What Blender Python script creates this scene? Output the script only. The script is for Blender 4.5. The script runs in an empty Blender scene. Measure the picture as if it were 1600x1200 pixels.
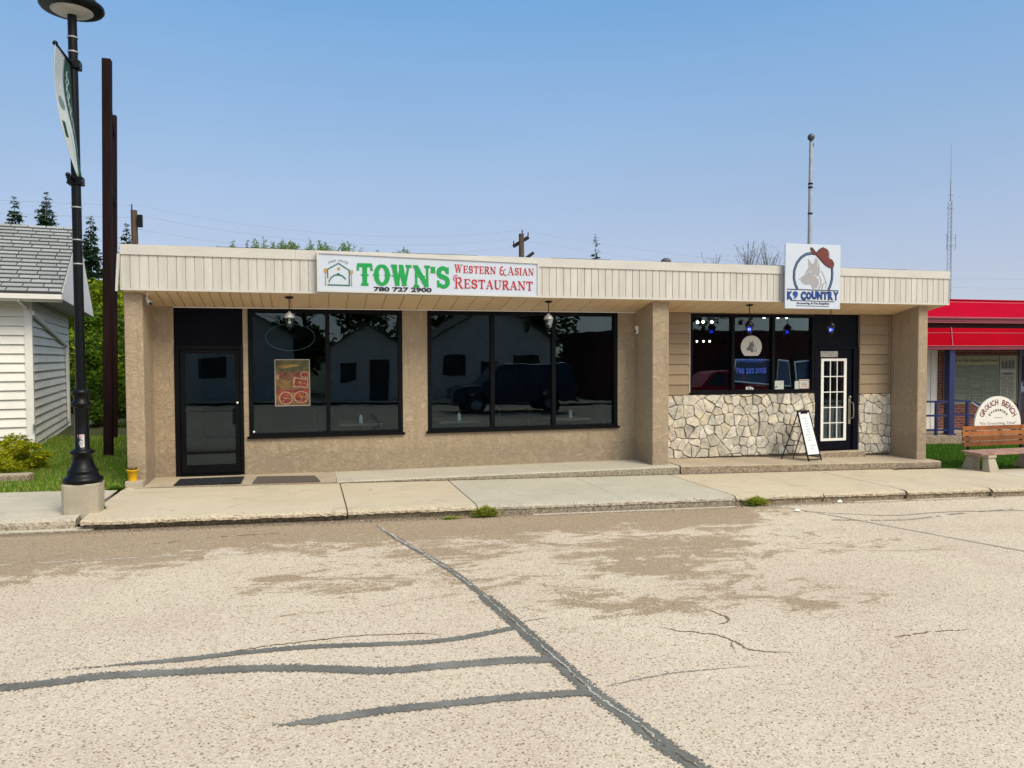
import bpy, math, random
from mathutils import Vector, Matrix
random.seed(7)
S = bpy.context.scene
COL = S.collection
rad = math.radians

# ------------------------------------------------------------------ camera
def make_camera():
    yaw, pitch, roll, H = rad(15.0), rad(2.0), 0.004, 1.95
    f = Vector((math.sin(yaw)*math.cos(pitch), math.cos(yaw)*math.cos(pitch), -math.sin(pitch)))
    r0 = Vector((math.cos(yaw), -math.sin(yaw), 0)); u0 = r0.cross(f)
    r = r0*math.cos(roll) - u0*math.sin(roll); u = u0*math.cos(roll) + r0*math.sin(roll)
    cd = bpy.data.cameras.new('camera'); co = bpy.data.objects.new('camera', cd); COL.objects.link(co)
    m = Matrix((r, u, -f)).transposed().to_4x4(); m.translation = Vector((0, 0, H))
    co.matrix_world = m
    cd.sensor_width = 36; cd.lens = 1202.0*36/1600; cd.clip_start = 0.05; cd.clip_end = 5000
    S.camera = co
make_camera()

# ------------------------------------------------------------------ sky, sun, exposure
SUN_EL, SUN_AZ = rad(46), rad(152)       # azimuth clockwise from +Y
w = bpy.data.worlds.new('World'); S.world = w; w.use_nodes = True
nt = w.node_tree; bg = nt.nodes['Background']
sky = nt.nodes.new('ShaderNodeTexSky'); sky.sky_type = 'NISHITA'; sky.sun_disc = False
sky.sun_elevation = SUN_EL; sky.sun_rotation = SUN_AZ
sky.air_density = 1.0; sky.dust_density = 0.6; sky.ozone_density = 2.5; sky.altitude = 300
hs = nt.nodes.new('ShaderNodeHueSaturation'); hs.inputs['Saturation'].default_value = 0.92; hs.inputs['Value'].default_value = 1.0
nt.links.new(sky.outputs[0], hs.inputs['Color'])
# summer smoke haze: the physical sky blended with a soft periwinkle haze that follows elevation
wc = nt.nodes.new('ShaderNodeTexCoord'); wsep = nt.nodes.new('ShaderNodeSeparateXYZ'); nt.links.new(wc.outputs['Generated'], wsep.inputs[0])
wr = nt.nodes.new('ShaderNodeValToRGB'); nt.links.new(wsep.outputs[2], wr.inputs[0])
SKYC = [(0.0, (3.0, 3.2, 3.85)), (0.10, (2.75, 3.08, 4.0)), (0.22, (2.05, 2.9, 4.2)), (0.42, (1.0, 2.35, 4.3)), (1.0, (0.8, 1.8, 3.3))]
for i, (p_, c_) in enumerate(SKYC):
    if i > 1: wr.color_ramp.elements.new(p_)
    wr.color_ramp.elements[i].position = p_; wr.color_ramp.elements[i].color = (*[v/5 for v in c_], 1)
wm = nt.nodes.new('ShaderNodeMix'); wm.data_type = 'RGBA'; wm.inputs[0].default_value = 0.85
wv_ = nt.nodes.new('ShaderNodeVectorMath'); wv_.operation = 'SCALE'; wv_.inputs['Scale'].default_value = 5.0; nt.links.new(wr.outputs[0], wv_.inputs[0])
nt.links.new(hs.outputs[0], wm.inputs[6]); nt.links.new(wv_.outputs[0], wm.inputs[7])
# broad warm aureole of smoke-filtered sunlight around the sun (behind the camera)
SV = (math.sin(SUN_AZ)*math.cos(SUN_EL), math.cos(SUN_AZ)*math.cos(SUN_EL), math.sin(SUN_EL))
dp = nt.nodes.new('ShaderNodeVectorMath'); dp.operation = 'DOT_PRODUCT'; nt.links.new(wc.outputs['Generated'], dp.inputs[0]); dp.inputs[1].default_value = SV
mxm = nt.nodes.new('ShaderNodeMath'); mxm.operation = 'MAXIMUM'; nt.links.new(dp.outputs['Value'], mxm.inputs[0]); mxm.inputs[1].default_value = 0.0
pwm = nt.nodes.new('ShaderNodeMath'); pwm.operation = 'POWER'; nt.links.new(mxm.outputs[0], pwm.inputs[0]); pwm.inputs[1].default_value = 2.4
gls = nt.nodes.new('ShaderNodeVectorMath'); gls.operation = 'SCALE'; gls.inputs[0].default_value = (8.6, 7.6, 5.9); nt.links.new(pwm.outputs[0], gls.inputs['Scale'])
hzn = nt.nodes.new('ShaderNodeTexNoise'); hzn.inputs['Scale'].default_value = 2.2; hzn.inputs['Detail'].default_value = 5; hmp = nt.nodes.new('ShaderNodeMapping'); hmp.inputs['Scale'].default_value = (1, 1, 3.5); nt.links.new(wc.outputs['Generated'], hmp.inputs['Vector']); nt.links.new(hmp.outputs[0], hzn.inputs['Vector'])
hmr = nt.nodes.new('ShaderNodeMapRange'); hmr.inputs['From Min'].default_value = .3; hmr.inputs['From Max'].default_value = .7; hmr.inputs['To Min'].default_value = .97; hmr.inputs['To Max'].default_value = 1.03; nt.links.new(hzn.outputs[0], hmr.inputs['Value'])
hsc = nt.nodes.new('ShaderNodeVectorMath'); hsc.operation = 'SCALE'; nt.links.new(wm.outputs[2], hsc.inputs[0]); nt.links.new(hmr.outputs[0], hsc.inputs['Scale'])
gad = nt.nodes.new('ShaderNodeVectorMath'); gad.operation = 'ADD'; nt.links.new(hsc.outputs[0], gad.inputs[0]); nt.links.new(gls.outputs[0], gad.inputs[1]); nt.links.new(gad.outputs[0], bg.inputs[0])
bg.inputs[1].default_value = 0.10
sd = bpy.data.lights.new('sun', 'SUN'); so = bpy.data.objects.new('sun', sd); COL.objects.link(so)
sd.energy = 1.6; sd.angle = rad(28); sd.color = (1.0, 0.88, 0.70)
sv = Vector((math.sin(SUN_AZ)*math.cos(SUN_EL), math.cos(SUN_AZ)*math.cos(SUN_EL), math.sin(SUN_EL)))
so.rotation_euler = sv.to_track_quat('Z', 'Y').to_euler()
S.view_settings.view_transform = 'Standard'; S.view_settings.look = 'None'; S.view_settings.gamma = 1
S.view_settings.exposure = 0.8
S.cycles.max_bounces = 8; S.cycles.transparent_max_bounces = 12

# ------------------------------------------------------------------ materials
MATS = {}
def principled(name):
    m = bpy.data.materials.new(name); m.use_nodes = True
    return m, m.node_tree, m.node_tree.nodes['Principled BSDF']
def N(nt, t, **k):
    n = nt.nodes.new(t)
    for a, b in k.items():
        if a.startswith('i_'): n.inputs[a[2:].replace('_', ' ')].default_value = b
        else: setattr(n, a, b)
    return n
def ramp(nt, src, stops):
    r = nt.nodes.new('ShaderNodeValToRGB'); nt.links.new(src, r.inputs[0])
    e = r.color_ramp.elements
    while len(e) > len(stops): e.remove(e[-1])
    for i, (p, c) in enumerate(stops):
        if i >= len(e): e.new(p)
        e[i].position = p
        e[i].color = (c, c, c, 1) if not isinstance(c, tuple) else (*c[:3], 1)
    return r.outputs[0]
def mix(nt, fac, a, b, mode='MIX'):
    n = nt.nodes.new('ShaderNodeMix'); n.data_type = 'RGBA'; n.blend_type = mode
    for s, v in ((0, fac), (6, a), (7, b)):
        if isinstance(v, (int, float)): n.inputs[s].default_value = v
        elif isinstance(v, tuple): n.inputs[s].default_value = (*v[:3], 1)
        else: nt.links.new(v, n.inputs[s])
    return n.outputs[2]
def noise(nt, co, scale, detail=4, rough=0.55, dist=0.0):
    n = nt.nodes.new('ShaderNodeTexNoise'); n.inputs['Scale'].default_value = scale
    n.inputs['Detail'].default_value = detail; n.inputs['Roughness'].default_value = rough
    n.inputs['Distortion'].default_value = dist
    nt.links.new(co, n.inputs['Vector']); return n.outputs[0]
def coords(nt, scale=None):
    tc = nt.nodes.new('ShaderNodeTexCoord'); o = tc.outputs['Object']
    if scale:
        mp = nt.nodes.new('ShaderNodeMapping'); mp.inputs['Scale'].default_value = scale
        nt.links.new(o, mp.inputs['Vector']); o = mp.outputs[0]
    return o
def bump(nt, p, h, strength=0.5, dist=0.01, prev=None):
    b = nt.nodes.new('ShaderNodeBump'); b.inputs['Strength'].default_value = strength
    b.inputs['Distance'].default_value = dist; nt.links.new(h, b.inputs['Height'])
    if prev: nt.links.new(prev, b.inputs['Normal'])
    nt.links.new(b.outputs[0], p.inputs['Normal']); return b.outputs[0]
def mat(name, c, rough=0.6, var=0.12, scale=4.0, metal=0.0, spec=0.5, bumps=None, emit=None, stretch=None, fine=0.0, dark=None):
    """plain surface: base colour with large soft wear and fine grain"""
    if name in MATS: return MATS[name]
    m, nt, p = principled(name)
    co = coords(nt, stretch)
    c2 = tuple(max(0, x*(1-var*2)) for x in c) if dark is None else dark
    f = ramp(nt, noise(nt, co, scale, 6, 0.6), [(0.3, 0.0), (0.7, 1.0)])
    col = mix(nt, f, c2, c)
    if fine:
        f2 = ramp(nt, noise(nt, co, scale*18, 3, 0.7), [(0.35, 0.0), (0.65, 1.0)])
        col = mix(nt, fine, col, mix(nt, f2, tuple(x*0.6 for x in c), tuple(min(1, x*1.25) for x in c)))
    nt.links.new(col, p.inputs['Base Color'])
    p.inputs['Roughness'].default_value = rough; p.inputs['Metallic'].default_value = metal
    p.inputs['Specular IOR Level'].default_value = spec
    if bumps: bump(nt, p, noise(nt, co, bumps[0], 4, 0.6), bumps[1], bumps[2])
    if emit:
        p.inputs['Emission Color'].default_value = (*emit[:3], 1); p.inputs['Emission Strength'].default_value = emit[3]
    MATS[name] = m; return m

def stucco(name, c):
    m, nt, p = principled(name); co = coords(nt)
    n1 = noise(nt, co, 9.0, 4, 0.6, 1.4)
    ridge = ramp(nt, n1, [(0.36, 0), (0.45, 1), (0.47, 0.35), (0.55, 0.9), (0.57, 0.3), (0.68, 0.5)])
    grain = noise(nt, co, 120, 3, 0.7)
    big = ramp(nt, noise(nt, co, 0.8, 5, 0.6), [(0.35, 0), (0.68, 1)])
    col = mix(nt, big, tuple(x*0.86 for x in c), c)
    col = mix(nt, ramp(nt, grain, [(0.35, 0), (0.7, 1)]), mix(nt, 0.5, col, tuple(x*0.72 for x in c)), col)
    mps = nt.nodes.new('ShaderNodeMapping'); mps.inputs['Scale'].default_value = (5, 5, 0.5); nt.links.new(co, mps.inputs['Vector'])
    col = mix(nt, ramp(nt, noise(nt, mps.outputs[0], 1.2, 6, 0.7), [(0.52, 0), (0.72, 1)]), col, mix(nt, 1.0, col, (0.84, 0.82, 0.78), 'MULTIPLY'))
    # dirt splashed up from the ground
    sep = nt.nodes.new('ShaderNodeSeparateXYZ'); tc = nt.nodes.new('ShaderNodeNewGeometry'); nt.links.new(tc.outputs['Position'], sep.inputs[0])
    add = N(nt, 'ShaderNodeMath', operation='MULTIPLY_ADD'); nt.links.new(noise(nt, co, 3.0, 5, 0.65), add.inputs[0]); add.inputs[1].default_value = -0.7
    nt.links.new(sep.outputs[2], add.inputs[2])
    dirt = ramp(nt, add.outputs[0], [(0.0, 1.0), (0.08, 0.0)])
    col = mix(nt, dirt, col, mix(nt, 0.22, col, (0.16, 0.14, 0.11)))
    nt.links.new(col, p.inputs['Base Color']); p.inputs['Roughness'].default_value = 0.9; p.inputs['Specular IOR Level'].default_value = 0.2
    b1 = bump(nt, p, ridge, 0.62, 0.019)
    bump(nt, p, grain, 0.35, 0.006, b1)
    MATS[name] = m; return m

def concrete(name, c, stain=0.25, edge=1.0):
    m, nt, p = principled(name)
    g = nt.nodes.new('ShaderNodeNewGeometry'); co = g.outputs['Position']
    big = ramp(nt, noise(nt, co, 0.9, 6, 0.62, 0.5), [(0.34, 0), (0.62, 1)])
    fine = noise(nt, co, 90, 3, 0.75)
    col = mix(nt, big, tuple(x*(1-stain) for x in c), c)
    col = mix(nt, ramp(nt, fine, [(0.4, 0), (0.62, 1)]), mix(nt, 0.35, col, tuple(x*0.55 for x in c)), col)
    v = N(nt, 'ShaderNodeTexVoronoi'); v.inputs['Scale'].default_value = 55; nt.links.new(co, v.inputs['Vector'])
    col = mix(nt, ramp(nt, v.outputs['Distance'], [(0.12, 1), (0.2, 0)]), col, mix(nt, 0.5, col, (0.16, 0.12, 0.09)))
    # vertical faces of the slab are dirty, aggregate showing
    sep = nt.nodes.new('ShaderNodeSeparateXYZ'); nt.links.new(g.outputs['True Normal'], sep.inputs[0])
    side = ramp(nt, sep.outputs[2], [(0.35, 1), (0.85, 0)])
    agg = mix(nt, ramp(nt, noise(nt, co, 26, 5, 0.8), [(0.38, 0), (0.6, 1)]), (0.15, 0.11, 0.075), tuple(x*0.8 for x in c))
    if edge: col = mix(nt, side, col, agg)
    chips = ramp(nt, noise(nt, co, 48, 4, 0.8), [(0.54, 0), (0.60, 1)]); lip = ramp(nt, sep.outputs[2], [(0.35, 1), (0.985, 0.75), (0.9995, 0)])
    if edge:
        ml = nt.nodes.new('ShaderNodeMath'); ml.operation = 'MULTIPLY'; nt.links.new(chips, ml.inputs[0]); nt.links.new(lip, ml.inputs[1]); col = mix(nt, ml.outputs[0], col, (0.14, 0.095, 0.055))
    st = ramp(nt, noise(nt, co, 2.7, 6, 0.7, 1.0), [(0.56, 0), (0.66, 1)])
    col = mix(nt, st, col, mix(nt, 0.22, col, (0.15, 0.12, 0.09)))
    nt.links.new(col, p.inputs['Base Color']); p.inputs['Roughness'].default_value = 0.88; p.inputs['Specular IOR Level'].default_value = 0.25
    b1 = bump(nt, p, noise(nt, co, 14, 5, 0.7), 0.35, 0.012)
    bump(nt, p, fine, 0.4, 0.004, b1)
    MATS[name] = m; return m

def road_mat():
    m, nt, p = principled('road_chipseal')
    g = nt.nodes.new('ShaderNodeNewGeometry'); co = g.outputs['Position']
    v = N(nt, 'ShaderNodeTexVoronoi'); v.inputs['Scale'].default_value = 85; nt.links.new(co, v.inputs['Vector'])
    sepc = nt.nodes.new('ShaderNodeSeparateColor'); nt.links.new(v.outputs['Color'], sepc.inputs[0])
    stone = ramp(nt, sepc.outputs[0], [(0.0, (0.20, 0.14, 0.09)), (0.06, (0.40, 0.31, 0.21)), (0.13, (0.58, 0.485, 0.355)), (0.5, (0.645, 0.555, 0.42)), (0.85, (0.73, 0.65, 0.51)), (1.0, (0.60, 0.47, 0.34))])
    edge = ramp(nt, v.outputs['Distance'], [(0.45, 0), (0.75, 1)])
    light = mix(nt, edge, stone, mix(nt, 0.30, stone, (0.30, 0.24, 0.18)))
    v2 = N(nt, 'ShaderNodeTexVoronoi'); v2.inputs['Scale'].default_value = 33; nt.links.new(co, v2.inputs['Vector'])
    sc2 = nt.nodes.new('ShaderNodeSeparateColor'); nt.links.new(v2.outputs['Color'], sc2.inputs[0])
    pit = N(nt, 'ShaderNodeMath', operation='MULTIPLY'); nt.links.new(ramp(nt, sc2.outputs[1], [(0.91, 0), (0.93, 1)]), pit.inputs[0])
    nt.links.new(ramp(nt, v2.outputs['Distance'], [(0.10, 1), (0.28, 0)]), pit.inputs[1])
    light = mix(nt, pit.outputs[0], light, (0.12, 0.095, 0.075))
    tone = ramp(nt, noise(nt, co, 0.55, 5, 0.6, 0.6), [(0.36, 0), (0.66, 1)])
    light = mix(nt, tone, mix(nt, 1.0, light, (0.92, 0.89, 0.90), 'MULTIPLY'), light)
    brown = mix(nt, ramp(nt, sepc.outputs[1], [(0.0, 0), (1.0, 1)]), (0.22, 0.16, 0.10), (0.44, 0.34, 0.22))
    # where the brown binder shows: a band by the kerb and worn patches
    sp = nt.nodes.new('ShaderNodeSeparateXYZ'); nt.links.new(co, sp.inputs[0])
    def M(op, a, b=None, c=None):
        n = nt.nodes.new('ShaderNodeMath'); n.operation = op
        for i, x in enumerate((a, b, c)):
            if x is None: continue
            if isinstance(x, (int, float)): n.inputs[i].default_value = x
            else: nt.links.new(x, n.inputs[i])
        return n.outputs[0]
    X, Y = sp.outputs[0], sp.outputs[1]
    mp = nt.nodes.new('ShaderNodeMapping'); mp.inputs['Scale'].default_value = (0.75, 1.5, 1); nt.links.new(co, mp.inputs['Vector'])
    nz = M('MULTIPLY', M('SUBTRACT', noise(nt, mp.outputs[0], 1.9, 9, 0.72, 0.7), 0.5), 6.4)
    band = M('SUBTRACT', Y, 8.55)
    band = M('SUBTRACT', band, M('MULTIPLY', M('MAXIMUM', M('SUBTRACT', X, 5.4), 0.0), 0.9))   # fades out to the right
    band = M('ADD', band, M('MULTIPLY', M('MAXIMUM', M('SUBTRACT', -0.6, X), 0.0), 0.33))       # wider at the left
    band = M('MULTIPLY', band, 1.6)
    def blob(cx, cy, rx, ry, amp):
        dx = M('DIVIDE', M('SUBTRACT', X, cx), rx); dy = M('DIVIDE', M('SUBTRACT', Y, cy), ry)
        return M('MULTIPLY', M('SUBTRACT', 1.0, M('SQRT', M('ADD', M('MULTIPLY', dx, dx), M('MULTIPLY', dy, dy)))), amp)
    fld = band
    for b in ((3.7, 7.2, 1.0, 0.95, 1.0), (3.9, 8.0, 1.5, 0.8, 1.1), (2.35, 6.5, 0.55, 0.45, 0.7), (3.5, 6.15, 1.35, 0.33, 0.9), (4.4, 5.9, 0.8, 0.22, 0.6), (-0.25, 7.63, 0.22, 0.12, 1.6), (1.55, 8.5, 1.1, 0.5, 0.7), (1.0, 7.3, 0.8, 0.4, 0.3), (5.6, 7.9, 0.8, 0.5, 0.5)):
        fld = M('MAXIMUM', fld, blob(*b))
    fld = M('ADD', fld, nz)
    fld = M('ADD', fld, M('MULTIPLY', M('SUBTRACT', sepc.outputs[2], 0.5), 0.55))
    fld = M('ADD', fld, M('MULTIPLY', M('SUBTRACT', noise(nt, mp.outputs[0], 7.0, 6, 0.8), 0.5), 2.2))
    mask = ramp(nt, fld, [(0.22, 0), (0.36, 1)])
    col = mix(nt, M('MULTIPLY', mask, 0.92), light, brown)
    mp3 = nt.nodes.new('ShaderNodeMapping'); mp3.inputs['Scale'].default_value = (2.2, 7.5, 1); nt.links.new(co, mp3.inputs['Vector'])
    stk = M('ADD', noise(nt, mp3.outputs[0], 1.7, 8, 0.75, 0.5), M('MULTIPLY', M('SUBTRACT', noise(nt, co, 0.45, 3), 0.5), 0.25))
    col = mix(nt, M('MULTIPLY', ramp(nt, stk, [(0.665, 0), (0.70, 1)]), 0.6), col, (0.27, 0.19, 0.12))
    mp4 = nt.nodes.new('ShaderNodeMapping'); mp4.inputs['Scale'].default_value = (0.35, 1.0, 1); mp4.inputs['Location'].default_value = (3, 7, 0); nt.links.new(co, mp4.inputs['Vector'])
    col = mix(nt, M('MULTIPLY', ramp(nt, noise(nt, mp4.outputs[0], 1.1, 5, 0.6), [(0.42, 0), (0.66, 1)]), 0.35), col, mix(nt, 1.0, col, (0.84, 0.82, 0.80), 'MULTIPLY'))
    # far side of the street and kerb gutter dirt
    gut = ramp(nt, M('ADD', M('SUBTRACT', Y, 9.98), M('MULTIPLY', nz, 0.05)), [(0.0, 0), (0.15, 1)])
    col = mix(nt, M('MULTIPLY', gut, 0.75), col, (0.15, 0.115, 0.08))
    nt.links.new(col, p.inputs['Base Color']); p.inputs['Roughness'].default_value = 0.92; p.inputs['Specular IOR Level'].default_value = 0.2
    b1 = bump(nt, p, v.outputs['Distance'], 0.25, 0.006)
    bump(nt, p, noise(nt, co, 5, 5, 0.7), 0.25, 0.02, b1)
    MATS['road'] = m; return m

def glass_mat(name, tint, ior=1.50, rough=0.0):
    m = bpy.data.materials.new(name); m.use_nodes = True; nt = m.node_tree; nt.nodes.clear()
    out = nt.nodes.new('ShaderNodeOutputMaterial'); mx = nt.nodes.new('ShaderNodeMixShader')
    fr = N(nt, 'ShaderNodeFresnel'); fr.inputs['IOR'].default_value = ior
    tr = nt.nodes.new('ShaderNodeBsdfTransparent'); tr.inputs[0].default_value = (*tint, 1)
    gl = nt.nodes.new('ShaderNodeBsdfGlossy'); gl.inputs['Roughness'].default_value = rough; gl.inputs[0].default_value = (0.72, 0.86, 0.92, 1)
    bp = nt.nodes.new('ShaderNodeBump'); bp.inputs['Strength'].default_value = 0.07; bp.inputs['Distance'].default_value = 0.02
    nt.links.new(noise(nt, coords(nt), 1.2, 2, 0.5), bp.inputs['Height']); nt.links.new(bp.outputs[0], gl.inputs['Normal'])
    nt.links.new(fr.outputs[0], mx.inputs[0]); nt.links.new(tr.outputs[0], mx.inputs[1]); nt.links.new(gl.outputs[0], mx.inputs[2])
    nt.links.new(mx.outputs[0], out.inputs[0]); MATS[name] = m; return m

def attr_mat(name, rough=0.85, rough_bump=(30, 0.4, 0.01), scale=8, var=0.3, warm=None, sss=0.0):
    """colour comes from each piece's own colour attribute (a different stone, leaf or board each)"""
    m, nt, p = principled(name)
    a = nt.nodes.new('ShaderNodeVertexColor'); a.layer_name = 'Col'; co = coords(nt)
    f = ramp(nt, noise(nt, co, scale, 6, 0.65), [(0.35, 0), (0.65, 1)])
    col = mix(nt, f, mix(nt, 1.0, a.outputs[0], (1-var, 1-var, 1-var), 'MULTIPLY'), a.outputs[0])
    if warm: col = mix(nt, ramp(nt, noise(nt, co, scale*0.5, 4, 0.6), [(0.5, 0), (0.7, 1)]), col, mix(nt, 1.0, a.outputs[0], warm, 'MULTIPLY'))
    nt.links.new(col, p.inputs['Base Color']); p.inputs['Roughness'].default_value = rough; p.inputs['Specular IOR Level'].default_value = 0.25
    if rough_bump: bump(nt, p, noise(nt, co, rough_bump[0], 5, 0.7), rough_bump[1], rough_bump[2])
    MATS[name] = m; return m

def leaf_mat(name):
    m = bpy.data.materials.new(name); m.use_nodes = True; nt = m.node_tree; nt.nodes.clear()
    out = nt.nodes.new('ShaderNodeOutputMaterial'); a = nt.nodes.new('ShaderNodeVertexColor'); a.layer_name = 'Col'
    d = nt.nodes.new('ShaderNodeBsdfDiffuse'); t = nt.nodes.new('ShaderNodeBsdfTranslucent'); mx = nt.nodes.new('ShaderNodeMixShader'); mx.inputs[0].default_value = 0.35
    nt.links.new(a.outputs[0], d.inputs[0]); nt.links.new(mix(nt, 1.0, a.outputs[0], (1.2, 1.25, 0.5), 'MULTIPLY'), t.inputs[0])
    nt.links.new(d.outputs[0], mx.inputs[1]); nt.links.new(t.outputs[0], mx.inputs[2]); nt.links.new(mx.outputs[0], out.inputs[0])
    MATS[name] = m; return m

ROAD = road_mat()
STUC = stucco('stucco', (0.46, 0.36, 0.245))
CONC_T = concrete('concrete_tan', (0.63, 0.54, 0.385), 0.14)
CONC_G = concrete('concrete_grey', (0.55, 0.51, 0.40), 0.14)
CONC_B = concrete('cast_concrete', (0.46, 0.41, 0.31), 0.3, edge=0)
CONC_L = concrete('concrete_light', (0.60, 0.54, 0.42), 0.16)
CONC_P = concrete('concrete_step', (0.52, 0.43, 0.31), 0.25)
GLASS = glass_mat('window_glass', (0.80, 0.88, 0.92))
STONE = attr_mat('field_stone', 0.85, (16, 0.9, 0.03), 9, 0.38, (1.0, 0.93, 0.80))
BOARD = attr_mat('painted_board', 0.7, (60, 0.15, 0.003), 3, 0.1)
BARKW = attr_mat('old_wood', 0.75, (40, 0.4, 0.006), 5, 0.45)
LEAF = leaf_mat('leaf')
M_ = mat
MORTAR = M_('mortar', (0.17, 0.14, 0.10), 0.95, 0.2, 8)
FASC = M_('fascia_metal', (0.60, 0.575, 0.52), 0.55, 0.13, 2.0, stretch=(4, 4, 0.45), fine=0.14)
FASC_T = M_('fascia_cap', (0.58, 0.56, 0.505), 0.55, 0.08, 2.0, stretch=(1, 1, 2), fine=0.1)
SOFF = M_('soffit_metal', (0.74, 0.55, 0.34), 0.55, 0.08, 1.5)
BLACK = M_('black_aluminium', (0.004, 0.0042, 0.006), 0.5, 0.3, 3, spec=0.12)
BLKP = M_('black_painted_panel', (0.003, 0.003, 0.008), 0.6, 0.3, 2, spec=0.08)
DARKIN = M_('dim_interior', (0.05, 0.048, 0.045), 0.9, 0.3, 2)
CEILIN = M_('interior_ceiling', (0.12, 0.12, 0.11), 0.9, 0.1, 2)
TAR = M_('roofing_felt', (0.03, 0.03, 0.032), 0.9, 0.3, 6)
WHITE = M_('white_paint', (0.82, 0.80, 0.75), 0.5, 0.05, 3)
WSIDE = M_('white_siding', (0.83, 0.81, 0.74), 0.5, 0.06, 2.5)
STEELB = M_('black_enamel', (0.0025, 0.003, 0.005), 0.38, 0.3, 6, spec=0.22)
RUST = M_('rusty_brown_steel', (0.020, 0.007, 0.006), 0.7, 0.35, 3, spec=0.12, stretch=(3, 3, 0.4), bumps=(20, 0.2, 0.005))
PEWTER = M_('pewter', (0.42, 0.38, 0.32), 0.35, 0.2, 20, metal=0.8)
GALV = M_('galvanised_steel', (0.42, 0.43, 0.43), 0.5, 0.15, 8, metal=0.3)
SIGNW = M_('sign_face_white', (0.54, 0.60, 0.68), 0.35, 0.03, 2)
LENS = M_('lamp_lens', (0.45, 0.46, 0.45), 0.3, 0.1, 10)

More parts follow.
